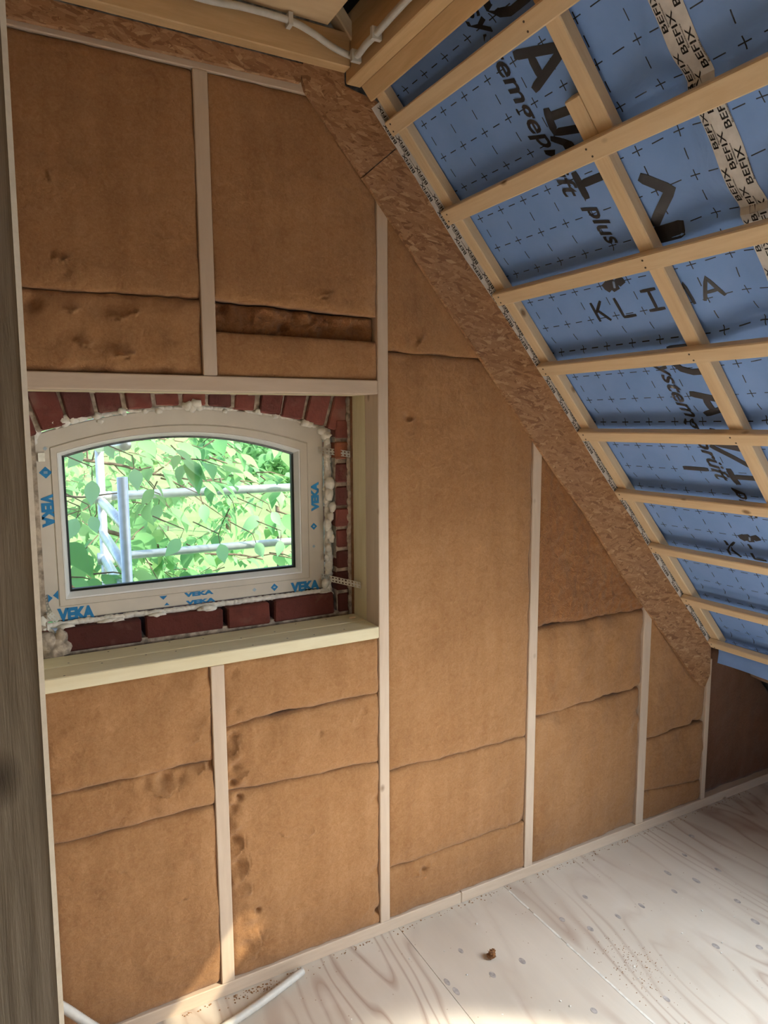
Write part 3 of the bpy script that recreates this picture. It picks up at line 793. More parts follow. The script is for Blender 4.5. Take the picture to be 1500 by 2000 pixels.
# ================================================================== WOOD FIBRE INSULATION BATTS
def jline(a, b, seed, amp=.004):
    (xa, za), (xb, zb) = a, b
    def f(x):
        return za+(zb-za)*(x-xa)/(xb-xa) + amp*noise.noise(V((x*9, seed, 0))) + amp*.45*noise.noise(V((x*38, seed, 5)))
    return f
def gapf(seed, base=.0005, mx=.006, side=0):
    def f(x):
        k = noise.noise(V((x*6.5, seed*3.1, 2)))
        return base + mx*max(0, k)**1.2*1.6
    return f
def feat(u, v, kind, *a):
    p = wy(u, v, .005); return (p.x, p.z, kind) + a
def batt(xl, xr, fb, ft, lab, feats=(), rough=False, y0=.004, amp=.0035, res=.0042, name='insulation_batt', roll=.014, seed=None, bulge=.004, mat=None):
    seed = seed if seed is not None else random.random()*100
    nx = max(6, int((xr-xl)/res)); zm = (fb((xl+xr)/2), ft((xl+xr)/2)); nz = max(6, int((zm[1]-zm[0])/res))
    vs = []
    for i in range(nx+1):
        a = i/nx
        for j in range(nz+1):
            b = j/nz
            x = xl+(xr-xl)*a
            z0, z1 = fb(x), ft(x); z = z0+(z1-z0)*b
            xe = x
            if i == 0: xe += .003*noise.noise(V((z*22, seed, 1)))-.0005
            if i == nx: xe += .003*noise.noise(V((z*22, seed, 7)))+.0005
            dl, dr, db, dt = x-xl, xr-x, z-z0, z1-z
            y = y0
            y -= bulge*min(1, min(dl, dr, db, dt)/.05)
            y -= 1.5*amp*(noise.noise(V((x*6, z*6, seed))) + .5*noise.noise(V((x*19, z*19, seed))))
            y -= (.0012 if not rough else .006)*noise.noise(V((x*70, z*70, seed)))
            y -= (0 if not rough else .005)*noise.noise(V((x*32, z*32, seed+5)))
            # edges roll back into the joints, unevenly
            k1 = .55+.45*noise.noise(V((x*14, seed, 3)))
            k2 = .5+.5*noise.noise(V((z*14, seed, 4)))
            y += roll*k1*(math.exp(-db/.006)+math.exp(-dt/.006)) + roll*.7*k2*(math.exp(-dl/.006)+math.exp(-dr/.006))
            for f in feats:
                fx, fz_, kind = f[:3]
                if kind == 'dent':
                    r, d = f[3], f[4]; q = ((x-fx)**2+(z-fz_)**2)/(r*r)
                    if q < 6: y += 1.3*d*math.exp(-q)
                elif kind == 'tear':          # a flap standing proud on one side of a short line
                    ang, ln, d, w = f[3], f[4], f[5], f[6]
                    ca, sa = math.cos(ang), math.sin(ang)
                    s_ = (x-fx)*ca+(z-fz_)*sa; n_ = -(x-fx)*sa+(z-fz_)*ca
                    n_ += .35*ln*(.5-abs(s_/ln)) if abs(s_) < ln/2 else 0
                    n_ += .004*noise.noise(V((s_*90, seed, 2)))
                    if abs(s_) < ln/2*1.1 and -w*.25 < n_ < 4*w:
                        k = max(0, 1-(s_/(ln/2*1.1))**2)
                        y -= 1.8*d*k*(math.exp(-n_/w) if n_ >= 0 else -.35)
            lim = z - zroof(x, .150)
            if lim > -.012: y = max(y, .0025)            # tucked under the osb
            vs.append((xe, y, z))
    m_ = nz+1; fs = [(i*m_+j, (i+1)*m_+j, (i+1)*m_+j+1, i*m_+j+1) for i in range(nx) for j in range(nz)]
    nf = len(vs)
    ring = [i*m_ for i in range(nx+1)] + [nx*m_+j for j in range(1, m_)] + [i*m_+nz for i in range(nx-1, -1, -1)] + [j for j in range(nz-1, 0, -1)]
    vs += [(vs[i][0], .065, vs[i][2]) for i in ring]
    R_ = len(ring)
    fs += [(ring[(k+1) % R_], ring[k], nf+k, nf+(k+1) % R_) for k in range(R_)]
    fs.append(tuple(nf+k for k in range(R_)))
    g = G(); g.add(vs, fs)
    o = obj(name, g, mat or (M['insul_rough'] if rough else M['insul']), None, True)
    return tag(o, lab, 'insulation', 'wood fibre insulation batts')
const = lambda c: (lambda x: c)
plus = lambda f, h: (lambda x: f(x)+h(x))
minus = lambda f, c: (lambda x: f(x)-c)
under = lambda x: min(zroof(x, .095), 2.9)
D, T = 'dent', 'tear'

# upper bay, left of the short stud
j = jline((.071, 2.072), (.496, 2.078), 1)
batt(-.118, .0075, const(.043), const(2.655), 'insulation batt left of the window, hidden by the grey post', res=.02)
batt(.0485, .4975, plus(j, gapf(1)), const(2.6585), 'tall dark insulation batt at the upper left beside the grey post',
     [feat(97, 345, T, -1.3, .03, .006, .006), feat(122, 505, T, .1, .05, .008, .008), feat(128, 530, D, .012, .004), feat(170, 463, T, .1, .02, .004, .004), feat(240, 460, D, .008, .003), feat(320, 465, T, 0, .05, .003, .006), feat(240, 490, D, .006, .004)])
batt(.0485, .4975, const(1.8745), minus(j, .001), 'crumpled low insulation batt above the window at the left',
     [feat(140, 605, T, .15, .04, .007, .008), feat(235, 617, T, .1, .055, .009, .008), feat(262, 612, T, .4, .03, .007, .006), feat(165, 670, T, -.1, .045, .009, .009), feat(245, 692, T, .2, .05, .010, .009), feat(230, 700, D, .03, -.006), feat(130, 705, D, .03, -.006), feat(330, 695, D, .04, -.005), feat(60, 590, D, .02, .012), feat(200, 730, D, .02, .010), feat(320, 730, D, .025, .010), feat(160, 728, D, .02, .008), feat(190, 600, D, .03, .006)], amp=.005, roll=.02)
# upper bay, right of the short stud
ja = jline((.543, 2.082), (1.025, 2.066), 2); jb = jline((.542, 1.995), (1.025, 1.991), 3, .002)
batt(.5375, 1.0365, ja, lambda x: min(2.6585, zroof(x, .12)), 'large dark insulation batt beside the diagonal board at the top',
     [feat(635, 575, T, .3, .05, .006, .012), feat(640, 590, D, .02, -.004)], roll=.010)
batt(.5375, 1.0365, jb, minus(ja, .003), 'torn open strip with loose fibres between two batts above the window', [feat(440, 597, D, .02, .02), feat(560, 640, D, .015, .02), feat(600, 610, D, .018, -.016), feat(480, 605, D, .03, .008), feat(700, 640, D, .02, .01), feat(530, 600, D, .02, -.010)], True, y0=.030, amp=.012, res=.005, name='torn_insulation', mat=None)
batt(.5375, 1.0365, const(1.8745), minus(jb, .001), 'flat narrow insulation batt just above the window header', [feat(600, 700, D, .02, .002)], amp=.0015, roll=.008)
# lower bay, left
ja = jline((.055, .768), (.489, .762), 4, .006); jb = jline((.054, .624), (.49, .625), 5, .003)
batt(.0485, .487, plus(ja, gapf(4, .0005, .008)), const(1.050), 'insulation batt under the window sill at the left, topmost of its bay',
     [feat(300, 1310, D, .012, -.008), feat(400, 1400, T, 1.0, .08, .006, .010), feat(385, 1440, T, .9, .06, .005, .01), feat(330, 1330, D, .02, .005), feat(410, 1320, D, .02, .006), feat(360, 1480, D, .03, .005), feat(110, 1545, D, .02, -.004), feat(270, 1520, D, .03, -.006)], amp=.006)
batt(.0485, .487, plus(jb, gapf(5)), minus(ja, .001), 'narrow dented insulation batt in the middle of the lower left bay',
     [feat(320, 1523, D, .022, .020), feat(285, 1530, D, .016, .012), feat(350, 1520, D, .02, .010), feat(325, 1545, T, .2, .07, .008, .010), feat(395, 1500, T, 1.1, .04, .008, .008), feat(412, 1495, D, .012, .012)], amp=.006)
batt(.0485, .487, const(.0425), minus(jb, .001), 'tall smooth insulation batt at the bottom left behind the conduit',
     [feat(360, 1750, T, .4, .05, .004, .010), feat(240, 1705, D, .008, .003), feat(345, 1860, T, .3, .05, .003, .010), feat(380, 1690, D, .02, .003)], amp=.0045)
# lower bay, between short stud and tall stud
ja = jline((.535, .856), (1.041, .864), 6, .006); jb = jline((.531, .651), (1.04, .624), 7, .004)
batt(.528, 1.0365, plus(ja, gapf(6, .0005, .010)), const(1.050), 'insulation batt under the right half of the window sill',
     [feat(455, 1315, D, .015, .006), feat(540, 1420, D, .02, .004), feat(460, 1390, D, .015, .006), feat(620, 1390, D, .05, .004)], amp=.005)
batt(.528, 1.0365, plus(jb, gapf(7)), minus(ja, .001), 'middle insulation batt with crumpled left edge below the sill',
     [feat(455, 1440, D, .016, .012), feat(462, 1475, D, .014, -.008), feat(458, 1500, D, .014, .012), feat(470, 1525, D, .016, -.008), feat(455, 1530, D, .010, .014), feat(480, 1510, T, .6, .04, .007, .008), feat(460, 1460, T, 1.1, .05, .008, .008), feat(690, 1400, T, 1.3, .03, .006, .006), feat(625, 1430, D, .008, .005), feat(710, 1390, D, .012, .006), feat(520, 1440, D, .03, .004)], amp=.006)
batt(.528, 1.0365, const(.0425), minus(jb, .001), 'insulation batt with a small hole catching the sun patch',
     [feat(467, 1558, D, .010, .016), feat(455, 1580, D, .014, .014), feat(462, 1610, D, .014, -.008), feat(458, 1640, D, .015, .013), feat(470, 1650, T, 1.2, .07, .010, .012), feat(463, 1690, D, .016, .010), feat(478, 1690, T, 1.4, .09, .010, .016), feat(455, 1725, D, .014, -.006), feat(486, 1730, T, 1.9, .05, .008, .012), feat(503, 1777, D, .0075, .016), feat(490, 1790, D, .02, -.006), feat(500, 1840, T, 1.5, .10, .006, .02), feat(480, 1850, D, .02, .006), feat(555, 1630, T, -.7, .04, .005, .010), feat(612, 1622, T, 1.2, .03, .005, .010), feat(735, 1700, D, .018, .006), feat(738, 1780, D, .012, .018), feat(715, 1770, T, 1.1, .05, .005, .012), feat(735, 1560, D, .02, .006)], amp=.005)
# widest bay
ja = jline((1.078, 1.964), (1.427, 1.954), 8, .003); jb = jline((1.085, .582), (1.664, .569), 9, .006); jc = jline((1.087, .225), (1.67, .232), 10, .005)
batt(1.0745, 1.6635, plus(ja, gapf(8, .0005, .004)), lambda x: max(under(x), ja(x)+.02), 'triangular insulation batt in the widest bay under the diagonal board',
     [feat(815, 668, T, .1, .045, .010, .010), feat(775, 684, D, .015, .006), feat(790, 670, D, .014, -.005)], roll=.010)
batt(1.0745, 1.6635, plus(jb, gapf(9, .0003, .003)), lambda x: min(ja(x)-.001, under(x)), 'very tall insulation batt in the widest bay right of the window',
     [feat(800, 822, T, .1, .03, .006, .006), feat(795, 815, D, .012, .006), feat(790, 705, D, .02, .003), feat(800, 850, T, 0, .03, .003, .006), feat(900, 1000, D, .006, .002), feat(1020, 910, D, .006, .002)], amp=.003)
batt(1.0745, 1.6635, plus(jc, gapf(10)), minus(jb, .001), 'insulation batt second from the floor in the widest bay',
     [feat(985, 1618, T, .3, .04, .007, .007), feat(930, 1640, T, .3, .03, .006, .006), feat(800, 1650, D, .03, -.004), feat(840, 1480, D, .04, .003), feat(1020, 1600, D, .012, .006), feat(850, 1655, T, .3, .03, .005, .007)], amp=.004)
batt(1.0745, 1.6635, const(.0425), minus(jc, .001), 'lowest insulation batt in the widest bay, with a torn spot',
     [feat(828, 1700, D, .012, .012), feat(835, 1690, T, .4, .03, .010, .008), feat(815, 1705, T, 1.2, .02, .008, .006)], amp=.003)
# fourth bay
ja = jline((1.706, .982), (2.264, .982), 11, .006); jb = jline((1.709, .636), (2.272, .647), 12, .008)
batt(1.704, 2.2665, plus(ja, gapf(11, .001, .012)), lambda x: max(under(x), ja(x)+.02), 'coarse reddish triangular insulation batt under the diagonal board', [], True, amp=.004, y0=.006, res=.007)
batt(1.704, 2.2665, plus(jb, gapf(12, .001, .016)), minus(ja, .001), 'bulging square insulation batt in the fourth bay', [feat(1245, 1345, D, .014, .016), feat(1150, 1395, D, .06, -.006), feat(1200, 1200, D, .03, .010), feat(1060, 1240, D, .02, .004)], amp=.006, bulge=.008, roll=.022)
batt(1.704, 2.2665, const(.0425), minus(jb, .001), 'lowest large insulation batt in the fourth bay', [feat(1240, 1420, D, .03, .012), feat(1100, 1395, D, .05, .012), feat(1250, 1390, D, .02, .012), feat(1195, 1604, T, .3, .02, .004, .005)], amp=.006, bulge=.006, roll=.018)
# fifth bay
ja = jline((2.329, .411), (2.658, .41), 13, .006); jb = jline((2.328, .172), (2.676, .133), 14, .008)
batt(2.3115, 2.6825, plus(ja, gapf(13, .002, .016)), lambda x: max(under(x), ja(x)+.03), 'insulation batt with a sloping top in the narrow bay near the eave', [feat(1360, 1412, D, .02, .018)], amp=.005, roll=.02)
batt(2.3115, 2.6825, plus(jb, gapf(14, .0005, .006)), minus(ja, .001), 'small square insulation batt in the narrow bay near the eave', [feat(1330, 1440, D, .05, .006)], amp=.005)
batt(2.3115, 2.6825, const(.0425), minus(jb, .001), 'lowest insulation batt in the narrow bay near the eave', [feat(1275, 1542, T, .2, .03, .006, .006), feat(1270, 1545, D, .012, .012)], amp=.004)
# beyond the last stud
batt(2.7095, 3.48, const(.0425), lambda x: min(.74, max(.12, zroof(x, -.18))), 'insulation batt darkened for the eave shade beyond the last stud', [], False, amp=.006, res=.012, y0=.03, mat=M['eave'])
# eave insulation bulging down behind the loose membrane edge
g = G(); n_ = 26; vs = []
prof = [(2.86, .66), (2.90, .60), (2.97, .565), (3.06, .545), (3.14, .50), (3.20, .43), (3.28, .36), (3.40, .30), (3.50, .30), (3.50, .34), (3.20, .62), (3.00, .70)]
for i in range(n_+1):
    y = -.06-.09*i
    for (x, z) in prof: vs.append((x+.02*noise.noise(V((x*5, y*5, z*5))), y, z+.025*noise.noise(V((x*6, y*4, z*6+3)))))
m_ = len(prof); fs = [(i*m_+k, i*m_+(k+1) % m_, (i+1)*m_+(k+1) % m_, (i+1)*m_+k) for i in range(n_) for k in range(m_)] + [tuple(range(m_)), tuple(reversed(range(n_*m_, (n_+1)*m_)))]
g.add(vs, fs); o = obj('eave_insulation', g, M['insul'], None, True)
tag(o, 'brown insulation bulging down at the eave under the loose membrane', 'insulation')

# ================================================================== WINDOW
def outline(xl, xr, zb, zl_, zr_, zc, nb=14, nr=8, na=40):
    P = [(xl+(xr-xl)*i/nb, zb) for i in range(nb)] + [(xr, zb+(zr_-zb)*i/nr) for i in range(nr)]
    for i in range(na+1):
        s = i/na; x = xr+(xl-xr)*s; P.append((x, zr_+(zl_-zr_)*s + (zc-(zl_+zr_)/2)*(1-(2*s-1)**2)))
    P += [(xl, zl_+(zb-zl_)*i/nr) for i in range(1, nr)]
    return P
OUT = outline(.080, .957, 1.176, 1.713, 1.727, 1.790)
BEAD = outline(.137, .873, 1.237, 1.662, 1.655, 1.718)
GLS = outline(.151, .858, 1.254, 1.653, 1.644, 1.706)
GLS2 = outline(.157, .852, 1.260, 1.648, 1.639, 1.700)
def ringmesh(prof):
    g = G(); n_ = len(OUT); vs = []; fs = []
    for (A, B, k, y) in prof: vs += [(a[0]+(b[0]-a[0])*k, y, a[1]+(b[1]-a[1])*k) for a, b in zip(A, B)]
    m_ = len(prof)
    for r in range(m_):
        r2 = (r+1) % m_
        fs += [(r*n_+i, r*n_+(i+1) % n_, r2*n_+(i+1) % n_, r2*n_+i) for i in range(n_)]
    return g.add(vs, fs)
win = struct(empty('window_1', (.52, .25, 1.176)), 'arched cream plastic window with blue print around clear glass')
frame = obj('window_frame', ringmesh([(OUT, BEAD, 0, .32), (OUT, BEAD, 0, .252), (OUT, BEAD, .04, .250), (OUT, BEAD, .66, .250), (OUT, BEAD, .68, .2525), (OUT, BEAD, .70, .2525), (OUT, BEAD, .72, .248), (OUT, BEAD, .98, .248), (OUT, BEAD, 1, .251), (OUT, BEAD, 1, .32)]), M['pvc'], win)
obj('glazing_bead', ringmesh([(BEAD, GLS, 0, .249), (BEAD, GLS, .25, .249), (BEAD, GLS, 1, .272), (BEAD, GLS, 1, .30), (BEAD, GLS, 0, .30)]), M['bead'], win)
obj('gasket', ringmesh([(GLS, GLS2, 0, .270), (GLS, GLS2, 1, .274), (GLS, GLS2, 1, .29), (GLS, GLS2, 0, .29)]), M['gasket'], win)
g = G(); g.prism([(p[0], .280, p[1]) for p in GLS], (0, .004, 0)); obj('glass_pane', g, M['glass'], win)
X_, Z_ = V((1, 0, 0)), V((0, 0, 1))
yp = .2494
def vk(u0, v0, u1, v1, xd, yd, cap, mat='veka'):
    p, q = wy(u0, v0, yp), wy(u1, v1, yp); lettering('VEKA', p, xd, yd, abs((q-p).dot(V(xd))), cap, M[mat], frame, offset=.062)
vk(113, 1213, 185, 1203, X_, Z_, .036)
vk(568, 1156, 624, 1146, X_, Z_, .031)
vk(81, 965, 81, 1031, -Z_, X_, .033)
vk(622, 998, 622, 941, Z_, -X_, .026)
vk(360, 1166, 417, 1157, X_, Z_, .013); vk(363, 1181, 421, 1172, X_, Z_, .012)
def diamond(u, v, r, mat='veka', half=None):
    c = wy(u, v, yp); q = [(-r, 0), (0, -r), (r, 0), (0, r)]
    if half == 'L': q = [(-r, 0), (0, -r), (0, r)]
    if half == 'R': q = [(0, -r), (r, 0), (0, r)]
    if half == 'D': q = [(-r, 0), (0, -r), (r, 0)]
    if half == 'U': q = [(-r, 0), (r, 0), (0, r)]
    g = G(); g.prism([(c.x+a, yp, c.z+b) for a, b in q], (0, .0005, 0)); d_ = obj('printed_diamond', g, M[mat], frame)
    if half is None:
        for (a, b) in ((-.3, -.1), (-.3, .12)):
            g = G(); g.box((c.x+a*r, yp-.0004, c.z+b*r-.0012), (c.x-a*r, yp, c.z+b*r+.0012)); obj('diamond_stripe', g, M['vekapale'], frame)
diamond(89, 923, .017); diamond(536, 1147, .013); diamond(613, 1028, .012)
diamond(114, 1162, .014, half='L'); diamond(94, 1169, .012, half='R'); diamond(319, 1164, .012, half='D'); diamond(326, 1182, .008, half='U')
diamond(88, 876, .006, 'vekapale'); diamond(497, 1152, .007, 'vekapale'); diamond(613, 1067, .006, 'vekapale')
g = G().box((.60, .2494, 1.738), (.60, .25, 1.738))
# dark tool slots at the frame corners
for (u, v, du, dv) in ((603, 1153, .014, .005),):
    c = wy(u, v, .249); g = G().box((c.x-du, .2485, c.z-dv), (c.x+du, .2515, c.z+dv)); obj('drain_slot', g, M['gasket'], frame)

# ---- expanding foam squeezed out round the frame
def foam(pts, lab, smooth=True):
    g = G()
    for (x, y, z, r, sx, sz) in pts: g.ball((x, y, z), r, (sx, .8, sz), .35, 2)
    o = obj('expanding_foam', g, M['foam'], None, smooth); return tag(o, lab, 'foam', 'expanding foam round the window')
fp = []
for i in range(60):
    s = i/59; a = -.285+.58*s; k = noise.noise(V((s*17, 0, 3)))
    if k < -.28: continue
    fp.append((AC[0]+math.sin(a)*1.507, .232+.012*random.random(), AC[1]+math.cos(a)*1.507, .008+.006*max(0, k)+.002*random.random(), 1.5, .75))
for (u, v, r) in ((110, 826, .016), (125, 822, .018), (142, 817, .018), (158, 814, .016), (98, 828, .011), (190, 812, .012), (196, 822, .010), (238, 803, .011), (242, 808, .008), (368, 792, .017), (382, 788, .018), (395, 783, .010), (375, 798, .014), (390, 796, .012), (505, 803, .010), (538, 812, .011), (596, 826, .014), (606, 829, .012), (440, 803, .008), (283, 803, .009), (310, 803, .010), (628, 842, .014), (640, 850, .012)):
    p = wy(u, v, .212); fp.append((p.x, .214, p.z, r, 1.1, .9))
foam(fp, 'white expanding foam along the brick arch above the window')
fp = []; z = 1.17
while z < 1.73:
    k = noise.noise(V((z*13, 4, 3)))
    fp.append((.968+.006*k, .240, z, .014+.007*max(0, k), .9, 1.2)); z += .014
for (u, v, r) in ((645, 945, .018), (643, 965, .018), (650, 990, .014), (646, 1010, .014), (640, 1025, .016), (644, 1042, .015), (648, 1050, .013), (642, 1070, .012), (639, 1090, .010), (634, 850, .013), (640, 862, .010), (636, 1140, .014)):
    p = wy(u, v, .214); fp.append((p.x, .217, p.z, r, .9, 1.3))
foam(fp, 'yellowed expanding foam down the right side of the window')
fp = []; x = .075
while x < .965:
    k = noise.noise(V((x*14, 8, 3)))
    fp.append((x, .236, 1.168-.004*k, .011+.007*max(0, k), 1.5, .8))
    if k > .12: fp.append((x, .224, 1.162-.010*random.random(), .011+.006*random.random(), 1.5, .9))
    x += .014
foam(fp, 'lumpy expanding foam under the bottom of the window frame')
fp = []; z = 1.13
while z < 1.72:
    k = noise.noise(V((z*11, 14, 3))); fp.append((.066+.005*k, .236, z, .014+.006*max(0, k), .9, 1.3)); z += .015
for q in ((.075, .225, 1.16), (.085, .222, 1.145), (.07, .22, 1.19), (.08, .228, 1.72), (.072, .23, 1.70)): fp.append((*q, .018, 1, 1))
foam(fp, 'expanding foam down the left side of the window beside the grey post')

# ---- perforated fixing straps
def strap(pts, wdir, wd, lab, cells=2):
    """bent perforated strip through pts; diamond holes"""
    pts = [V(p) for p in pts]; wdir = V(wdir).normalized(); g = G()
    L = [0]
    for a, b in zip(pts[:-1], pts[1:]): L.append(L[-1]+(b-a).length)
    def at(s):
        for i in range(len(pts)-1):
            if s <= L[i+1] or i == len(pts)-2:
                k = (s-L[i])/(L[i+1]-L[i]); return pts[i].lerp(pts[i+1], k)
    cl = wd/cells*1.15; n_ = int(L[-1]/cl)
    nrm = (pts[-1]-pts[0]).cross(wdir).normalized()*.0011
    for i in range(n_):
        for c in range(cells):
            def P(a, b): return at((i+a)*cl)+wdir*((c+b)/cells-.5)*wd
            h = .36 if (i+c) % 2 else .30
            o4 = [P(0, 0), P(1, 0), P(1, 1), P(0, 1)]; i4 = [P(.5, .5-h), P(.5+h, .5), P(.5, .5+h), P(.5-h, .5)]
            vs = o4+i4+[p+nrm for p in o4+i4]
            fs = [(0, 1, 5, 4), (1, 2, 6, 5), (2, 3, 7, 6), (3, 0, 4, 7)]
            fs += [tuple(8+q for q in reversed(f)) for f in fs]
            fs += [(4, 5, 13, 12), (5, 6, 14, 13), (6, 7, 15, 14), (7, 4, 12, 15)]
            g.add(vs, fs)
    o = link('fixing_strap', g.mesh('fixing_strap'), M['galv']); recenter(o)
    return tag(o, lab, 'strap', 'perforated metal fixing straps')
strap([wy(622, 878, .244), wy(640, 881, .225), wy(688, 888, .186)], (0, 0, 1), .021, 'perforated metal strap from the upper right of the window frame')
strap([wy(628, 1126, .246), wy(645, 1130, .205), wy(708, 1144, .115)], (0, .15, 1), .021, 'perforated metal strap at the lower right of the window, reaching over the reveal')
strap([wy(88, 1165, .242), wy(90, 1184, .222), wy(97, 1199, .205), wy(112, 1214, .20)], (.75, 0, .65), .017, 'curled perforated metal strap at the lower left corner of the window')
p = wy(80, 893, .2475); g = G().box((p.x-.008, .246, p.z-.012), (p.x+.010, .248, p.z+.012)); g.box((p.x-.008, .236, p.z-.012), (p.x-.006, .246, p.z+.012))
tag(obj('fixing_strap', g, M['galv']), 'short dull metal strap end at the upper left of the window frame', 'strap', 'perforated metal fixing straps')

# ---- bits of foam left on the sill
g = G(); c = fz(703, 1190, 1.089); g.ball((c.x-.005, c.y-.02, 1.099), .012, (.8, .8, 1.1), .3); g.ball((c.x-.02, c.y-.02, 1.096), .009, (1.2, .8, .8), .3)
tag(obj('foam_crumb', g, M['foam'], None, True), 'white crumb of foam in the right corner of the window sill', 'debris')
c = fz(688, 1208, 1.089); g = G(); g.ball((c.x, c.y, 1.0925), .008, (1.6, .7, .45), .3)
tag(obj('wood_chip', g, M['batten'], None, True), 'small wood chip on the right end of the window sill', 'debris')

# ================================================================== POST, CONDUITS, DEBRIS
def zx(z): return .0145 + z*.0086           # the post leans a hair to the right
def pp(x, y, z): return (zx(z)+x, y, z)
poly = [(-.16, -1.046), (-.0045, -1.046), (0, -1.0415), (0, -.93), (-.16, -.93)]
g = G(); n_ = 5; vs = []
zs = [.0005, .7, 1.4, 2.1, 2.8210]
for z in zs: vs += [pp(x, y, z) for x, y in poly]
g.add(vs, [(i*n_+k, i*n_+(k+1) % n_, (i+1)*n_+(k+1) % n_, (i+1)*n_+k) for i in range(4) for k in range(n_)] + [tuple(range(n_)), tuple(range(4*n_, 5*n_))])
me = g.mesh('grey_post'); me.transform(Matrix.Rotation(math.radians(90), 4, 'Y'))        # timber grain runs along local x
post = link('grey_post', me, M['grey']); post.rotation_euler = (0, math.radians(-90), 0)
tag(post, 'weathered grey timber post standing close at the left edge', 'post')
g = G(); cp = [(-.0052, -1.0472), (.0008, -1.0418), (.0000, -1.0408), (-.0054, -1.0462)]; vs = []
for z in (.001, 2.8205): vs += [pp(x, y, z) for x, y in cp]
g.add(vs, [(0, 1, 5, 4), (1, 2, 6, 5), (2, 3, 7, 6), (3, 0, 4, 7), (0, 3, 2, 1), (4, 5, 6, 7)])
obj('lit_arris', g, M['litarris'], post, label='chamfered corner of the post, coloured lighter as if lit')

def smooth_path(pts, n_):
    pts = [V(p) for p in pts]; out = []
    for i in range(len(pts)-1):
        p0, p1, p2, p3 = pts[max(i-1, 0)], pts[i], pts[i+1], pts[min(i+2, len(pts)-1)]
        for k in range(n_):
            t = k/n_
            out.append(.5*((2*p1)+(p2-p0)*t+(2*p0-5*p1+4*p2-p3)*t*t+(3*p1-p0-3*p2+p3)*t**3))
    out.append(pts[-1]); return out
def resample(P, step):
    out = [P[0]]; acc = 0
    for a, b in zip(P[:-1], P[1:]):
        L = (b-a).length; s = step-acc
        while s <= L: out.append(a.lerp(b, s/L)); s += step
        acc = (acc+L) % step
    return out
def conduit(pts, r, pitch, lab, name='conduit'):
    P = resample(smooth_path(pts, 20), pitch/2); g = G()
    g.tube(P, [r*(1.0 if (i % 2) else .86) for i in range(len(P))], 10)
    o = obj(name, g, M['conduit'], None, True); return tag(o, lab, 'conduit')
cf = conduit([(-.06, -.10, .34), (.035, -.075, .235), (.13, -.085, .125), (.23, -.115, .045), (.33, -.135, .016), (.44, -.125, .0135), (.56, -.095, .0135), (.66, -.062, .0135), (.738, -.034, .0135)], .0128, .0050, 'pale corrugated conduit curling over the floor at the bottom left', 'floor_conduit')
zz_ = lambda u, v, y: wy(u, v, y)
cpts = [wy(330, -22, -.068), wy(410, 1, -.068), wy(480, 15, -.068), wy(565, 40, -.068), wy(610, 64, -.068), wy(650, 92, -.072), wy(683, 108, -.08), V((.912, -.128, 2.728)), V((.912, -.18, 2.732)), V((.912, -.232, 2.732)), V((.912, -.33, 2.736)), V((.912, -.50, 2.738)), V((.912, -.9, 2.738))]
cc_ = conduit(cpts, .0095, .0045, 'pale conduit bent round the ceiling corner on joist and beam', 'ceiling_conduit')
for (c, s_) in ((wy(565, 40, -.066), 0), (V((.9135, -.118, 2.728)), 1), (V((.9135, -.235, 2.732)), 1)):
    g = G()
    if s_ == 0: g.box((c.x-.006, c.y-.013, c.z-.016), (c.x+.006, c.y+.013, c.z+.016))
    else: g.box((c.x-.015, c.y-.006, c.z-.014), (c.x+.013, c.y+.006, c.z+.016))
    obj('cable_clip', g, M['conduit'], cc_)

c = fz(960, 1872); g = G()
for q in range(9): g.ball((c.x+random.uniform(-.008, .008), c.y+random.uniform(-.008, .008), .009+random.uniform(0, .014)), .009, (1, 1, .9), .5)
for q in range(10):
    a = random.random()*6.28; p = V((c.x, c.y, .014)); g.tube([p, p+V((math.cos(a)*.013, math.sin(a)*.013, random.uniform(0, .016)))], [.0015, .0006], 5)
tag(obj('insulation_tuft', g, M['insul_rough'], None, False), 'brown tuft of insulation lying alone on the plywood floor', 'debris')
def crumbs(pts, lab, mat, size=.003, name='sawdust'):
    g = G()
    for (x, y) in pts:
        r = size*random.uniform(.4, 1.3); g.ball((x, y, r*.5), r, (random.uniform(.8, 1.6), random.uniform(.8, 1.6), .6), .3, 1)
    o = obj(name, g, mat); o['label'] = lab; o['category'] = 'debris'; o['kind'] = 'stuff'; return o
crumbs([(random.uniform(.35, 3.0), -.001-abs(random.gauss(0, .012))-.004) for _ in range(260)] + [(random.gauss(.58, .05), -.01-abs(random.gauss(0, .02))) for _ in range(70)], 'crumbs and dust along the foot of the bottom plate', M['insul'], .0019)
c0 = fz(1238, 1885)
crumbs([(c0.x+random.gauss(0, .05), c0.y+random.gauss(0, .07)) for _ in range(230)], 'patch of scattered sawdust on the right part of the floor', M['insul'], .0013)
crumbs([(random.uniform(.5, 2.2), random.uniform(-1.0, -.05)) for _ in range(60)], 'stray light specks scattered over the floor', M['whitefill'], .0025, 'plaster_specks')

# ================================================================== OUTSIDE
GZ = -2.7
g = G().box((-120, .6, GZ-.2), (160, 260, GZ)); o = obj('meadow', g, M['grass']); struct(o, 'bright sunlit meadow beyond the window')
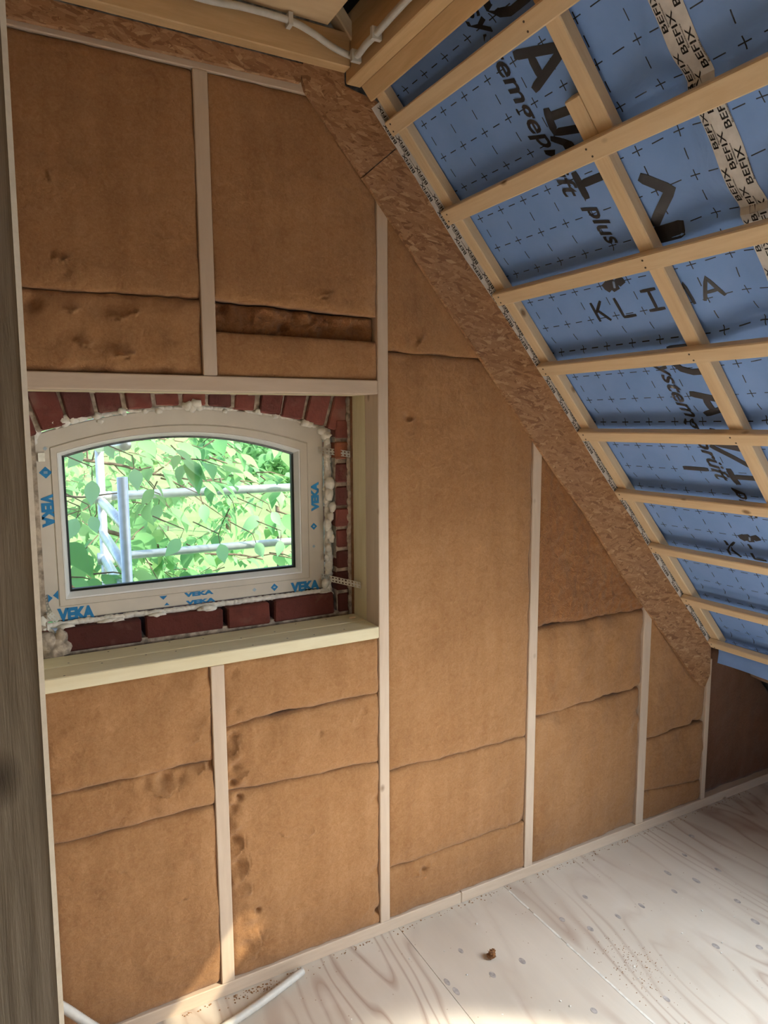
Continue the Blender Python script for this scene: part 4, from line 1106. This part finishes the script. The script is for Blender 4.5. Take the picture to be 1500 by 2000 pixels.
# scaffold of aluminium tubes outside the window
sc = empty('scaffold', (.43, 1.0, GZ)); tag(sc, 'aluminium scaffold frame with guard rails outside the window', 'scaffold')
def tubeobj(name, a, b, r=.024, lab=None):
    g = G().tube([a, b], r, 14); return obj(name, g, M['alu'], sc, True, lab)
np_ = wy(244, 1040, 1.0); fp_ = wy(202, 1040, 1.9)
zt1, zt2 = wy(390, 962, 1.9).z, wy(390, 1074, 1.9).z
tubeobj('post', (np_.x, 1.0, GZ), (np_.x, 1.0, wy(243, 932, 1.0).z), .021)
tubeobj('post', (fp_.x, 1.9, GZ), (fp_.x, 1.9, 2.6), .021)
tubeobj('guard_rail', (fp_.x-.03, 1.9, zt1+.006), (3.6, 1.9, zt1-.004), .024)
tubeobj('guard_rail', (fp_.x-.03, 1.9, zt2+.006), (3.6, 1.9, zt2-.004), .022)
for (z0, z1) in ((zt1-.02, zt1-.03), (zt1-.19, zt1-.21), (zt2, zt2-.02)):
    tubeobj('end_rail', (fp_.x, 1.9, z0), (np_.x, 1.0, z1), .022)
tubeobj('post', (3.0, 1.0, GZ), (3.0, 1.0, 1.8), .021); tubeobj('post', (3.0, 1.9, GZ), (3.0, 1.9, 2.6), .021)
tubeobj('end_rail', (fp_.x, 1.9, 1.62), (np_.x+.02, 1.0, 1.66), .022)
for zc in (zt1, zt2):
    g = G(); g.tube([(fp_.x-.035, 1.9, zc), (fp_.x+.045, 1.9, zc)], .031, 14); obj('coupler', g, M['alu'], sc, True)

# walnut tree
def leafmesh(L, W, fold, curl, mat):
    n_ = 7; vs = []; 
    for i in range(n_+1):
        s = i/n_; w = W*(math.sin(math.pi*min(1, s**.75)))*(1 if s < .98 else .1) * (1.0 if s < .6 else 1-.25*(s-.6)/.4); x = L*s
        zc = -curl*s*s*L
        vs += [(x, -w/2, zc+fold*w), (x, 0, zc), (x, w/2, zc+fold*w)]
    fs = []
    for i in range(n_):
        for k in range(2): fs.append((i*3+k, (i+1)*3+k, (i+1)*3+k+1, i*3+k+1))
    m = bpy.data.meshes.new('leaf'); m.from_pydata(vs, [], fs); m.polygons.foreach_set('use_smooth', [True]*len(fs)); m.materials.append(mat); return m
LM = [leafmesh(.105, .060, .10, .25, M['leaf']), leafmesh(.090, .055, .05, .15, M['leafb']), leafmesh(.12, .066, .16, .35, M['leaf']), leafmesh(.075, .042, .12, .2, M['leafb']), leafmesh(.10, .062, .02, .4, M['leaf'])]
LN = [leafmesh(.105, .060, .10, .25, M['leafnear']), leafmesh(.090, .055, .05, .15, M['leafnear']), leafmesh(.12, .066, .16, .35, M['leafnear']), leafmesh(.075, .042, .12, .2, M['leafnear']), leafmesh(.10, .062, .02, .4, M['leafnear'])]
tree = empty('walnut_tree', (-1.2, 3.2, GZ)); tag(tree, 'leafy walnut tree with broad green leaves close outside the window', 'tree')
rt = random.Random(11)
g = G(); g.tube([(-1.2, 3.4, GZ), (-1.15, 3.35, -1), (-1.0, 3.2, .3), (-.9, 3.1, 1.6), (-.8, 3.0, 2.8)], [.16, .14, .11, .08, .05], 10); obj('trunk', g, M['bark'], tree, True)
def screen(p):
    q = p-CAM; z = q.dot(_w)
    return (750+FPX*q.dot(_r)/z, 1000+FPX*q.dot(_d)/z)
def keep(u, v):
    """crown is dense on the left and thins out towards the lower right"""
    if u < 300: return .95
    if u < 460: return .78 if v < 1010 else .55
    if u < 520: return .45 if v < 990 else .40
    return .16 if v < 930 else .22
branches = []
for (a, b, c, r) in (((-.9, 3.1, 1.2), (.3, 2.7, 1.15), (1.5, 2.5, .85), .030), ((-.9, 3.1, .8), (.2, 2.9, .75), (1.35, 3.0, .55), .026), ((-.85, 3.1, 1.7), (.2, 2.6, 1.62), (1.2, 2.3, 1.40), .022), ((-.95, 3.2, .5), (.3, 3.5, .4), (1.6, 3.7, .42), .022), ((-.9, 3.1, 1.5), (.1, 2.0, 1.45), (.5, 1.5, 1.42), .014)):
    P = smooth_path([a, ((a[0]+b[0])/2, (a[1]+b[1])/2, (a[2]+b[2])/2+.08), b, ((c[0]+b[0])/2, (c[1]+b[1])/2, (c[2]+b[2])/2-.05), c], 8)
    P = [p+V((.02*noise.noise(p*4), .02*noise.noise(p*4+V((9, 0, 0))), .03*noise.noise(p*4+V((0, 9, 0))))) for p in P]
    g = G(); g.tube(P, [r*(1-.85*i/(len(P)-1)) for i in range(len(P))], 7); obj('branch', g, M['bark'], tree, True); branches.append(P)
twigs = G(); stuffL = {0: G(), 1: G()}
count = 0
def place_leaf(p, d, up, big, obj_ok):
    global count
    i = rt.randrange(5); m = LM[i]; s = big*rt.uniform(.8, 1.25)
    x = d.normalized(); y = up.cross(x)
    if y.length < .05: y = V((0, 1, 0))
    y.normalize(); z = x.cross(y)
    mw = Matrix((x*s, y*s, z*s)).transposed().to_4x4(); mw.translation = p
    if obj_ok and count < 296:
        o = bpy.data.objects.new('leaf', m); COL.objects.link(o); o.matrix_world = mw; o.parent = tree; o.matrix_parent_inverse = WM(tree).inverted(); count += 1
    else:
        gg = stuffL[i in (1, 3)]; gg.add([mw @ v.co for v in m.vertices], [tuple(f.vertices) for f in m.polygons])
def sprig(base, hd, droop, nl, big, obj_ok):
    L = .055*nl*.55*big; d = V((math.cos(hd), math.sin(hd), -droop)).normalized()
    tip = base + d*L
    twigs.add(*tubegeo([base, base.lerp(tip, .5)+V((0, 0, .012)), tip], [.0035*big, .0026*big, .0016*big]))
    side = V((0, 0, 1)).cross(d).normalized()
    for k in range(nl):
        s = (k+1)/nl
        p = base.lerp(tip, s)
        if k == nl-1: ld = d
        else: ld = (d*.55 + side*(1 if k % 2 else -1)*.9 + V((0, 0, rt.uniform(-.75, -.1)))).normalized()
        up = V((rt.uniform(-.5, .5), rt.uniform(-.9, .2), 1)).normalized()
        place_leaf(p, ld, up, big, obj_ok)
def tubegeo(pts, rs):
    t_ = G().tube(pts, rs, 4); return t_.v, t_.f
# single large leaves hanging close to the glass
for (u, v, y_, L, sw, i_) in ((180, 938, .85, .92, -.08, 0), (262, 915, .95, 1.0, .10, 1), (150, 1012, 1.1, .9, -.5, 2), (178, 1008, 1.2, .8, .3, 4), (160, 880, 1.0, .95, -.7, 1), (205, 868, 1.05, .9, .5, 3), (395, 985, 1.5, .95, .15, 0), (430, 1062, 1.3, 1.0, .25, 4), (352, 1052, 1.3, 1.0, -.75, 0), (500, 1060, 1.4, .9, .5, 4), (548, 1055, 1.5, .85, -.2, 0), (505, 1008, 1.6, 1.0, -.9, 2), (530, 1000, 1.6, .9, .6, 0), (310, 985, 1.5, 1.0, -.3, 1)):
    p = wy(u, v, y_); x = V((math.sin(sw), -.15, -math.cos(sw))).normalized(); y = V((0, -1, .15)).cross(x).normalized(); z = x.cross(y)
    mw = Matrix((x*L, y*L, z*L)).transposed().to_4x4(); mw.translation = p
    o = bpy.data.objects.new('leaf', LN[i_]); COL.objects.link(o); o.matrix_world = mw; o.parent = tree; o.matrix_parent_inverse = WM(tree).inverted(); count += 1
    twigs.add(*tubegeo([p, p-x*.03+V((0, 0, .02)), p+V((-.10, .10, .10))], [.0018, .0022, .003]))
tries = 0; near = 0
while near < 64 and tries < 4000:                      # foreground sprigs, leaf by leaf
    tries += 1
    p = V((rt.uniform(.0, 1.75), rt.uniform(1.15, 3.0), rt.uniform(.55, 1.75)))
    u, v = screen(p)
    if not (95 < u < 610 and 835 < v < 1190): continue
    if rt.random() > keep(u, v): continue
    if 1.75 < p.y < 2.05 and rt.random() < .6: continue
    sprig(p, rt.uniform(-1.2, 1.0) if rt.random() < .6 else rt.uniform(0, 6.28), rt.uniform(.1, .9), rt.choice((5, 5, 7)), rt.uniform(1.0, 1.45), True); near += 1
far = 0; tries = 0
while far < 420 and tries < 20000:                      # the mass of the crown behind
    tries += 1
    p = V((rt.uniform(-.3, 3.3), rt.uniform(2.4, 6.0), rt.uniform(-.4, 1.75)))
    u, v = screen(p)
    if not (60 < u < 640 and 820 < v < 1220): continue
    if rt.random() > keep(u, v)**1.3: continue
    sprig(p, rt.uniform(0, 6.28), rt.uniform(.0, .8), rt.choice((5, 7, 7)), rt.uniform(.75, 1.1), False); far += 1
for k in range(90):                                      # bare twigs
    P = branches[rt.randrange(4)]; i = rt.randrange(4, len(P)-1); a = P[i]
    d = V((rt.uniform(-.2, 1), rt.uniform(-.8, .8), rt.uniform(-.8, .6))).normalized(); L = rt.uniform(.15, .5)
    q = [a+d*L*s+V((0, 0, -.05*s*s)) + V((.02*rt.uniform(-1, 1), 0, .02*rt.uniform(-1, 1))) for s in (0, .35, .7, 1)]
    twigs.add(*tubegeo(q, [.006, .0045, .003, .0015]))
obj('twigs', twigs, M['bark'], tree)['kind'] = 'stuff'
for i, mt in ((0, M['leaf']), (1, M['leafb'])):
    o = obj('foliage', stuffL[i], mt, tree, True); o['kind'] = 'stuff'

# far trees and shrubs at the edge of the meadow
def crown(name, c, rad, nleaf, size, lab, trunk=True, seed=1):
    r_ = random.Random(seed); root = empty(name, (c[0], c[1], GZ)); tag(root, lab, 'tree', 'trees beyond the meadow')
    g = G()
    for k in range(nleaf):
        d = V((r_.gauss(0, 1), r_.gauss(0, 1), r_.gauss(0, 1))).normalized(); q = r_.random()**.4
        p = V(c)+V((d.x*rad[0], d.y*rad[1], d.z*rad[2]))*q*(1+.25*noise.noise(d*2.5+V((seed, 0, 0))))
        a = V((r_.uniform(-1, 1), r_.uniform(-1, 1), r_.uniform(-1, 1))).normalized(); b = a.cross(V((.3, .5, .8))).normalized(); s = size*r_.uniform(.6, 1.4)
        g.add([p-a*s, p+b*s*.5, p+a*s, p-b*s*.5], [(0, 1, 2, 3)])
    o = obj('crown', g, M['leafc'], root); o['kind'] = 'stuff'
    if trunk:
        g = G(); g.tube([(c[0], c[1], GZ), (c[0]+.1, c[1], (GZ+c[2])/2), (c[0], c[1], c[2])], [rad[0]*.09, rad[0]*.07, rad[0]*.03], 8); obj('trunk', g, M['bark'], root, True)
c = wy(535, 900, 12.0); crown('garden_tree', c, (.95, .95, .75), 2600, .085, 'rounded green tree standing alone in the meadow at the upper right of the window', True, 3)
c = wy(440, 872, 26.0); crown('meadow_tree', c, (1.3, 1.3, 1.0), 1500, .16, 'small pale tree farther off in the meadow', True, 5)
for k in range(7):
    x = -25+k*22; c = (x, 130+8*(k % 3), GZ+4.0); crown('hedge_tree', c, (11, 5, 4.5+k % 2), 1400, .9, ['broad tree in the far hedge, first from the left', 'broad tree in the far hedge, second from the left', 'broad tree in the far hedge, third from the left', 'broad tree in the far hedge, fourth from the left', 'broad tree in the far hedge, fifth from the left', 'broad tree in the far hedge, sixth from the left', 'broad tree in the far hedge, seventh from the left'][k], True, 20+k)
